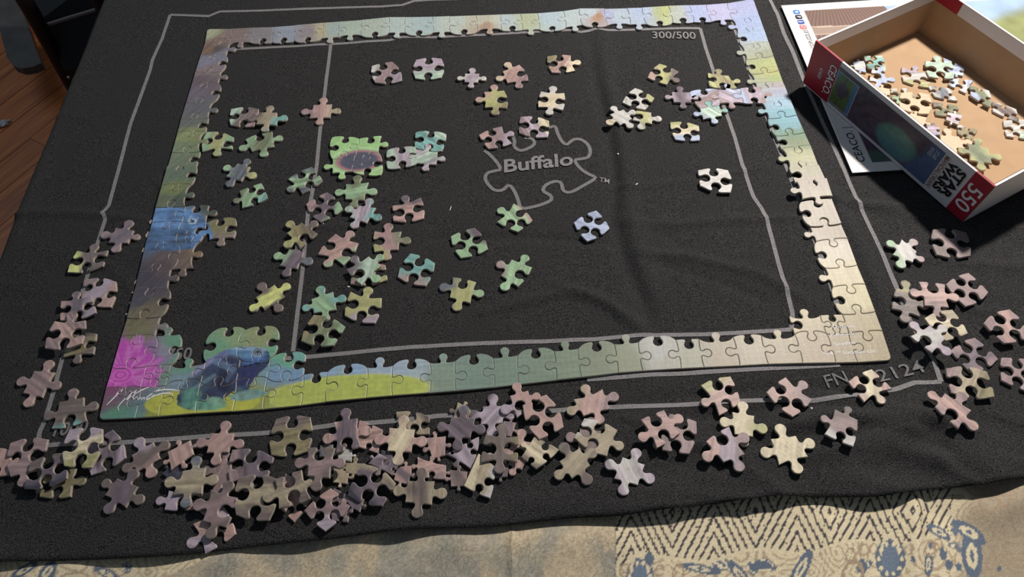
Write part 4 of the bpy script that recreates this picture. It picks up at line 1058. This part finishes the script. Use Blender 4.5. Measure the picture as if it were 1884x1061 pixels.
def badge(b, col, mark, mcol):
    r = 0.0036; a0, b0 = 0.0135, b; P = []
    for k in range(24):
        t = k/24*2*math.pi; sx = np.sign(math.cos(t))*abs(math.cos(t))**0.45; sy = np.sign(math.sin(t))*abs(math.sin(t))**0.45
        P.append(np.r_[LT+lu*(a0+r*sx)+lv*(b0+r*sy), LZ+0.0002])
    m_ = mat('badge_ink', col, 0.5, 0.3)
    bo = obj('printed_badge', P, [tuple(range(24))[::-1]], m_, leaf)
    if mark == 'f': text_mesh('badge_mark', 'f', v3(LT+lu*(a0+0.0022)+lv*(b0+0.001)), np.r_[-lv, 0], np.array([lv[1], -lv[0], 0]), 0.0075, MT['wtext'], bo, 0.02, None, None, 0, 0.0004)
    elif mark == 'note': text_mesh('badge_mark', 'd', v3(LT+lu*(a0+0.002)+lv*(b0+0.0018)), np.r_[-lv, 0], np.array([lv[1], -lv[0], 0]), 0.0058, MT['wtext'], bo, 0.02, None, None, 0, 0.0004)
    elif mark == 'bird':
        pts = [(-.6, -.1), (-.35, .45), (.1, .5), (.6, .2), (.35, .0), (.45, -.35), (0, -.45), (-.2, -.1)]
        obj('badge_mark', [np.r_[LT+lu*(a0+r*x)+lv*(b0+r*y), LZ+0.0005] for x, y in pts], [tuple(range(8))], MT['wtext'], bo)
    else:
        n = 20; V = []
        for rr in (0.45, 0.6):
            V += [np.r_[LT+lu*(a0+r*rr*math.cos(t))+lv*(b0+r*rr*math.sin(t)), LZ+0.0005] for t in np.linspace(0, 2*math.pi, n, endpoint=False)]
        obj('badge_mark', V, [(k, n+k, n+(k+1) % n, (k+1) % n) for k in range(n)], MT['wtext'], bo)
badge(0.013, (0.05, 0.20, 0.52), 'bird', 0); badge(0.0215, (0.01, 0.01, 0.012), 'note', 0); badge(0.030, (0.03, 0.07, 0.30), 'f', 0); badge(0.0385, (0.60, 0.16, 0.16), 'cam', 0)
# ------------------------------------------------------------------ open puzzle box
BZ = LZ+0.0006; BH = 0.050
R1 = unp(1501, 75, BZ+BH)[:2]; R2 = unp(1830, 344, BZ+BH)[:2]
bu = R2-R1; BL = np.linalg.norm(bu); bu /= BL; bw = np.array([-bu[1], bu[0]])      # bw points away (to the right of the picture)
BW = 0.163
boxe = empty('puzzle_box', (R1[0], R1[1], BZ)); tag(boxe, 'open red and white cardboard puzzle box holding loose pieces', 'box')
bloc = np.array([R1[0], R1[1], BZ])
FL = 0.0028   # base is a touch narrower than the rim
def bp(a, c, z):
    """a along the long side, c across, z height; walls flare outwards slightly"""
    k = (1-z/BH)*FL
    aa = a+(k if a < BL/2 else -k); cc = c+(k if c < BW/2 else -k)
    return np.r_[R1+bu*aa+bw*cc, BZ+z]
WT = 0.0016
def slab(name, pts_out, pts_in, m_out, parent=boxe):
    """wall given by 4 outer and 4 inner corners"""
    V = [p-bloc for p in pts_out]+[p-bloc for p in pts_in]
    F_ = [(0, 1, 2, 3), (7, 6, 5, 4), (0, 4, 5, 1), (1, 5, 6, 2), (2, 6, 7, 3), (3, 7, 4, 0)]
    o = obj(name, V, F_, m_out, parent)
    bm = bmesh.new(); bm.from_mesh(o.data); bmesh.ops.recalc_face_normals(bm, faces=bm.faces); bm.to_mesh(o.data); bm.free()
    return o
def wall(a0, c0, a1, c1, ia0, ic0, ia1, ic1):
    return slab('wall', [bp(a0, c0, 0), bp(a1, c1, 0), bp(a1, c1, BH), bp(a0, c0, BH)], [bp(ia0, ic0, 0), bp(ia1, ic1, 0), bp(ia1, ic1, BH), bp(ia0, ic0, BH)], MT['kraft'])
wall(0, 0, BL, 0, WT, WT, BL-WT, WT); wall(BL, 0, BL, BW, BL-WT, WT, BL-WT, BW-WT); wall(BL, BW, 0, BW, BL-WT, BW-WT, WT, BW-WT); wall(0, BW, 0, 0, WT, BW-WT, WT, WT)
slab('base', [bp(0, 0, 0), bp(BL, 0, 0), bp(BL, BW, 0), bp(0, BW, 0)], [bp(0, 0, 0)+[0, 0, WT], bp(BL, 0, 0)+[0, 0, WT], bp(BL, BW, 0)+[0, 0, WT], bp(0, BW, 0)+[0, 0, WT]], MT['kraft'])
# printed wrap: outer faces, rim and the folded band inside
def quad(name, P, m, cols=None, nx=1, ny=1, off=(0, 0, 0)):
    P = [np.asarray(p)-bloc+np.asarray(off) for p in P]; V = []; 
    for j in range(ny+1):
        for i in range(nx+1):
            s, t = i/nx, j/ny; V.append(P[0]*(1-s)*(1-t)+P[1]*s*(1-t)+P[2]*s*t+P[3]*(1-s)*t)
    F_ = [(j*(nx+1)+i, j*(nx+1)+i+1, (j+1)*(nx+1)+i+1, (j+1)*(nx+1)+i) for j in range(ny) for i in range(nx)]
    return obj(name, V, F_, m, boxe, cols=cols)
nO = np.r_[-bw, 0]*0.0004     # outward for the near-left long side
e1 = np.r_[-bw, 0]*0.0007
def side(a0, a1, z0, z1, m, name, lift=1.0, **k):
    # panel on the long printed side; outward normal -bw
    def q(a, z): return np.r_[R1+bu*(min(max(a, 0), BL))+bw*((1-z/BH)*FL), BZ+z]+np.r_[bu, 0]*((1-z/BH)*FL*(1-2*a/BL))-np.r_[bw, 0]*0.0003*lift
    return quad(name, [q(a0, z1), q(a0, z0), q(a1, z0), q(a1, z1)], m, **k)
aR, aP0, aP1, aA0, aA1, aW = 0.0350, 0.0352, 0.0620, 0.0620, 0.1615, 0.1900
side(0, BL, 0, BH, MT['white'], 'wrap', 1.0)
side(0, aR, 0.0012, BH, MT['red'], 'red_panel', 1.6); side(aW, BL, 0.0, BH, MT['red'], 'red_panel', 1.6)
nx, ny = 60, 170
def art_cols():
    a = np.tile(np.linspace(0, 1, ny+1)[:, None], (1, nx+1)).ravel(); b = np.tile(np.linspace(0, 1, nx+1)[None, :], (ny+1, 1)).ravel()
    n = fbm(a*30, b*14, 5, 3); n2 = fbm(a*9, b*5, 6, 2)
    fold = 0.5+0.5*np.sin((a*0.8+b*0.35+0.25*n2)*46)
    C = lin((84, 70, 84))[None, :]*(0.55+0.35*fold+0.4*n)[:, None]
    g = np.hypot((a-0.66)/0.20, (b-0.62)/0.40)+0.12*(n-0.5); k = sstep(1.05, 0.75, g)[:, None]
    C = C*(1-k)+lin((92, 132, 116))*k*(0.7+0.6*n)[:, None]
    k2 = (sstep(0.3, 0.9, b)*k[:, 0])[:, None]*0.5; C = C*(1-k2)+lin((78, 122, 150))*k2
    k = sstep(0.84, 0.92, a+0.10*(b-0.5)+0.05*n)[:, None]; C = C*(1-k)+lin((84, 104, 138))*k*(0.8+0.4*n)[:, None]
    tl = sstep(0.10, 0.02, a)[:, None]*0; C = C*(1-tl)
    return C
side(aA0-0.0265, aA1, 0.0035, BH-0.0045, MT['boxart'], 'printed_picture', 1.5, cols=art_cols(), nx=nx, ny=ny)
def thumb_cols():
    a = np.tile(np.linspace(0, 1, 41)[:, None], (1, 41)).ravel(); b = np.tile(np.linspace(0, 1, 41)[None, :], (41, 1)).ravel()
    n = fbm(a*9, b*9, 15, 3); C = lin((96, 112, 70))[None, :]*(0.45+0.9*n)[:, None]
    k = sstep(1.0, 0.6, np.hypot((a-0.42)/0.36, (b-0.45)/0.30))[:, None]; C = C*(1-k)+lin((88, 76, 88))*k*(0.6+0.7*n)[:, None]
    k = sstep(0.78, 0.9, a)[:, None]; C = C*(1-k)+lin((80, 120, 160))*k
    k = sstep(0.2, 0.05, a+0.5*(b-0.1))[:, None]; C = C*(1-k)+lin((60, 124, 150))*k
    return C
side(aP0, aP1, 0.0050, BH-0.0085, MT['white'], 'picture_frame', 2.0)
side(aP0+0.0005, aP1-0.0006, 0.0056, BH-0.0091, MT['boxart'], 'small_picture', 2.5, cols=thumb_cols(), nx=40, ny=40)
def sp(a, z, lift=2.2): return np.r_[R1+bu*a+bw*((1-z/BH)*FL), BZ+z]+np.r_[bu, 0]*((1-z/BH)*FL*(1-2*a/BL))-np.r_[bw, 0]*0.0003*lift
def box_text(s, a, z0, z1, size, m, bold=0.0, name='printed_text'):
    o = sp(a, z0); ux = sp(a, z0-0.01)-o; ux /= np.linalg.norm(ux); uy = np.r_[bu, 0]; uy = uy-ux*(uy@ux); uy /= np.linalg.norm(uy)
    return text_mesh(name, s, o, ux, uy, size, m, boxe, bold, None, abs(z0-z1), 0, 0.0003)
box_text('CEACO.', 0.0255, BH-0.0075, 0.0080, 0.0120, MT['wtext'], 0.012)
box_text('42450', 0.0150, BH-0.019, 0.0185, 0.0062, MT['wtext'])
box_text('STAR', 0.1778, BH-0.0070, 0.0085, 0.0118, MT['ink'], 0.035, 'logo_lettering'); box_text('WARS', 0.1690, BH-0.0070, 0.0085, 0.0108, MT['ink'], 0.035, 'logo_lettering')
box_text('MANDALORIAN', 0.1627, BH-0.005, 0.0055, 0.0066, MT['bronze'], 0.005, 'logo_lettering')
box_text('STAR', 0.1535, BH-0.0075, 0.0330, 0.0062, MT['paletext'], 0.03, 'small_logo_lettering'); box_text('WARS', 0.1485, BH-0.0075, 0.0330, 0.0056, MT['paletext'], 0.03, 'small_logo_lettering')
box_text('550', 0.1925, BH-0.0095, 0.0105, 0.0200, MT['wtext'], 0.012)
side(0.1682, 0.1684, 0.006, BH-0.006, MT['bronze'], 'printed_rule', 2.2)
# near short side and far sides wrap (white, red corner caps)
def opanel(a0, c0, a1, c1, z0, z1, m, name, nrm):
    P = [bp(a0, c0, z1), bp(a0, c0, z0), bp(a1, c1, z0), bp(a1, c1, z1)]; quad(name, P, m, off=np.r_[nrm, 0]*0.0004)
opanel(BL, 0, BL, BW, 0, BH, MT['white'], 'wrap', bu); opanel(BL, BW, 0, BW, 0, BH, MT['white'], 'wrap', bw); opanel(0, BW, 0, 0, 0, BH, MT['white'], 'wrap', -bu)
bnd = 0.0125
def inner(a0, c0, a1, c1, m, name, nrm, z0=BH-bnd, k=1.0):
    P = [np.r_[R1+bu*a+bw*c, BZ+z] for a, c, z in ((a0, c0, BH+0.0002), (a0, c0, z0), (a1, c1, z0), (a1, c1, BH+0.0002))]
    quad(name, P, m, off=np.r_[nrm, 0]*(0.0002+0.0002*k)+np.array([0, 0, 0]))
inner(WT, WT, WT, BW-WT, MT['white'], 'folded_band', bu, k=3); inner(WT, BW-WT, BL-WT, BW-WT, MT['white'], 'folded_band', -bw, k=3); inner(BL-WT, BW-WT, BL-WT, WT, MT['white'], 'folded_band', -bu, k=3); inner(BL-WT, WT, WT, WT, MT['white'], 'folded_band', bw, k=3)
inner(WT, BW-WT, 0.030, BW-WT, MT['red'], 'folded_band', -bw, k=5)
rimw = [((0, 0), (BL, 0), (BL-WT*1.2, WT*1.2), (WT*1.2, WT*1.2)), ((BL, 0), (BL, BW), (BL-WT*1.2, BW-WT*1.2), (BL-WT*1.2, WT*1.2)), ((BL, BW), (0, BW), (WT*1.2, BW-WT*1.2), (BL-WT*1.2, BW-WT*1.2)), ((0, BW), (0, 0), (WT*1.2, WT*1.2), (WT*1.2, BW-WT*1.2))]
for R_ in rimw:
    quad('rim', [np.r_[R1+bu*a+bw*c, BZ+BH+0.0003] for a, c in R_], MT['white'])
# red parts of the rim at the near long side
def rimred(a0, a1): quad('rim', [np.r_[R1+bu*a+bw*c, BZ+BH+0.0005] for a, c in ((a0, -0.0003), (a1, -0.0003), (a1, WT), (a0, WT))], MT['red'])
rimred(0, aR); rimred(aW, BL)
# ------------------------------------------------------------------ pieces in the box
HM[:] = 0
nb0 = len(LOOSE)
run(BOXD, base=BZ+WT+0.0004)
# ------------------------------------------------------------------ build the loose pieces with their labels
GRP = dict(inside='loose pieces lying inside the border', left='loose pieces left of the border', pile='pieces heaped in front of the border', front='loose pieces in front of the border on the right', right='loose pieces right of the border', box='pieces inside the box')
PLC = dict(inside='inside the border', left='left of the border', pile='in the front heap', front='in front of the border', right='right of the border', box='in the box')
def colw(c):
    if c == 'K': return 'bare cardboard side up'
    a = []
    for k in c:
        if WORD[k] not in a: a.append(WORD[k])
    return ' and '.join(a[:2])
def direction(dx, dy):
    if abs(dx) > abs(dy)*1.2: return 'right of' if dx > 0 else 'left of'
    return 'below' if dy > 0 else 'above'
for k, p in enumerate(LOOSE):
    p['base'] = colw(p['c'])+' piece, '+shape_words(p['s'])
    p['k'] = k
from collections import Counter
def uniq(): return Counter(p.get('label', '') for p in LOOSE)
for p in LOOSE: p['label'] = p['base']+', '+PLC[p['zone']]
c = uniq()
for rnd in range(1, 7):
    for p in LOOSE:
        if c[p['label']] > 1 or p.get('rel') is not None and c[p['label']] > 1:
            oth = sorted([o for o in LOOSE if o is not p and o['zone'] == p['zone'] and o['base'] != p['base']], key=lambda o: np.hypot(*(o['px']-p['px'])))
            if len(oth) >= rnd:
                o = oth[rnd-1]; d = p['px']-o['px']
                p['cand'] = colw(p['c'])+' piece, '+shape_words(p['s'])+', '+direction(*d)+' '+(colw(o['c'])+' one' if o['c'] != 'K' else 'the bare cardboard one')
    for p in LOOSE:
        if 'cand' in p and c[p['label']] > 1: p['label'] = p.pop('cand')
    c = uniq()
dups = [k for k, v in c.items() if v > 1]
print('LOOSE', len(LOOSE), 'DUP LABELS', dups)
for p in LOOSE:
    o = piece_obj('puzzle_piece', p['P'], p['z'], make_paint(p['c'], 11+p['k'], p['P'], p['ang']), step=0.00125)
    tag(o, p['label'], 'jigsaw piece', GRP[p['zone']])
# ------------------------------------------------------------------ paper crumbs on the felt
def crumb(x, y, sx, sy, rot, z=None, name='paper_scrap', label='', s=1.0):
    c = unp(x, y, z or 0); h = float(felt_h(c[0], c[1])[0]) if z is None else z
    bm = bmesh.new(); bmesh.ops.create_icosphere(bm, subdivisions=2, radius=1)
    for v in bm.verts:
        r = 0.75+0.5*random.random(); v.co = Vector((v.co.x*sx*r, v.co.y*sy*r, (v.co.z*0.5*min(sx, sy)*r)))
    me = bpy.data.meshes.new(name); bm.to_mesh(me); bm.free(); me.materials.append(MT['core' if name == 'cardboard_tab' else 'white'])
    o = bpy.data.objects.new(name, me); COL.objects.link(o); o.location = (c[0], c[1], h+0.45*min(sx, sy)); o.rotation_euler = (0, 0, rot)
    tag(o, label, 'scrap'); return o
crumb(525, 216, 0.0022, 0.0008, -0.9, label='tiny cream cardboard crumb right of the grey brown and tan pieces')
crumb(829, 383, 0.0028, 0.0003, 1.3, name='white_fibre', label='thin white fibre on the felt left of the printed logo')
crumb(595, 411, 0.0018, 0.0003, -1.0, name='white_fibre', label='short white fibre near the rose and green piece')
crumb(1137, 284, 0.0010, 0.0008, 0.3, label='white speck of card on the felt above the TM letters')
crumb(1171, 342, 0.0016, 0.0005, 0.6, label='small grey speck of card right of the TM letters')
crumb(1492, 752, 0.0009, 0.0008, 0, label='white speck of card below the two-knob pieces in front of the border')
crumb(642, 527, 0.0012, 0.0009, 0, label='tiny pale crumb beside the olive piece under the mint one')
for x, y, sx, sy in ((276, 409, .002, .0026), (271, 432, .0018, .005), (263, 462, .0016, .0035), (249, 519, .0016, .003), (244, 540, .0012, .001), (239, 558, .0014, .0014), (232.5, 579, .0018, .0014), (255, 500, .001, .001)):
    pass
EDG = [(277, 409, .0018, .0026), (270.5, 432, .0016, .0050), (263, 461, .0014, .0034), (249, 519, .0013, .0030), (244.5, 540, .0011, .0011), (239.5, 558, .0012, .0014), (233, 579, .0016, .0013)]
for i, (x, y, sx, sy) in enumerate(EDG):
    o = crumb(x+1.5, y, sx*0.8, sy*0.8, -0.15, name='cardboard_tab', label=['topmost', 'second', 'third', 'fourth', 'fifth', 'sixth', 'lowest'][i]+' of the pale cardboard bits poking out under the left border edge'); o['group'] = 'pale bits along the left border edge'
# ------------------------------------------------------------------ dark chair beyond the table, upper left
def tube(name, pts, r, m, parent, n=10):
    P = [np.array(p, float) for p in pts]; V = []; F_ = []
    for i, p in enumerate(P):
        t = (P[min(i+1, len(P)-1)]-P[max(i-1, 0)]); t /= np.linalg.norm(t); a = np.cross(t, [0.3, 0.2, 1.0]); a /= np.linalg.norm(a); b = np.cross(t, a)
        for k in range(n): th = 2*math.pi*k/n; V.append(p+r*(math.cos(th)*a+math.sin(th)*b)-np.array(parent.location))
    for i in range(len(P)-1):
        for k in range(n): F_.append((i*n+k, i*n+(k+1) % n, (i+1)*n+(k+1) % n, (i+1)*n+k))
    F_.append(tuple(range(n))[::-1]); F_.append(tuple((len(P)-1)*n+k for k in range(n)))
    return obj(name, V, F_, m, parent, smooth=True)
cp = unp(90, 60, -0.55)
ch = empty('folding_chair', (cp[0], cp[1], ZF)); tag(ch, 'dark folding chair with a thin grey bar standing beside the table', 'chair')
U = lambda x, y, z: unp(x, y, z)
tube('leg', [U(10, -60, -0.28), U(60, 25, -0.42), U(122, 138, -0.60), U(150, 188, -0.70)], 0.016, MT['darkm'], ch)
tube('leg', [U(150, -80, -0.30), U(190, 20, -0.42), U(235, 140, -0.68)], 0.014, MT['darkm'], ch)
tube('crossbar', [U(63, 37, -0.46), U(84, 47, -0.46), U(120, 35, -0.46), U(190, 14, -0.46), U(230, 3, -0.46)], 0.0042, MT['greym'], ch)
def plate(name, pts, th, m, nrm=(0, 0, 1)):
    P = [np.asarray(p)-np.array(ch.location) for p in pts]; n = len(P); N_ = np.asarray(nrm, float)*th
    V = P+[p-N_ for p in P]; F_ = [tuple(range(n)), tuple(range(2*n-1, n-1, -1))]+[(i, n+i, n+(i+1) % n, (i+1) % n) for i in range(n)]
    o = obj(name, V, F_, m, ch); bm = bmesh.new(); bm.from_mesh(o.data); bmesh.ops.recalc_face_normals(bm, faces=bm.faces); bm.to_mesh(o.data); bm.free(); return o
plate('seat', [U(40, -70, -0.40), U(215, -70, -0.40), U(232, 30, -0.47), U(140, 128, -0.56), U(118, 128, -0.56), U(70, 40, -0.47)], 0.02, MT['darkm'])
plate('backrest_slat', [U(*q, -0.66) for q in ((-40, -70), (22, -40), (48, 40), (66, 90), (76, 116), (60, 123), (40, 126), (24, 121), (13, 106), (6, 80), (-6, 30))], 0.02, MT['pad'])
for x, y in ((113, 121), (126, 142)):
    p = U(x, y, -0.565); bm = bmesh.new(); bmesh.ops.create_uvsphere(bm, u_segments=10, v_segments=6, radius=0.0032); me = bpy.data.meshes.new('screw'); bm.to_mesh(me); bm.free(); me.materials.append(MT['steel'])
    o = bpy.data.objects.new('screw', me); COL.objects.link(o); o.parent = ch; o.location = tuple(p-np.array(ch.location))
# crumpled paper on the floor
c0 = unp(4, 224, ZF+0.01); bm = bmesh.new(); bmesh.ops.create_icosphere(bm, subdivisions=3, radius=1)
for v in bm.verts:
    r = 0.6+0.7*random.random(); v.co = Vector((v.co.x*0.016*r, v.co.y*0.008*r, v.co.z*0.006*r))
me = bpy.data.meshes.new('crumpled_paper'); bm.to_mesh(me); bm.free(); me.materials.append(MT['white'])
o = bpy.data.objects.new('crumpled_paper', me); COL.objects.link(o); o.location = (c0[0], c0[1], ZF+0.005); o.rotation_euler = (0, 0, 0.7)
tag(o, 'small white crumpled paper on the wooden floor', 'paper')
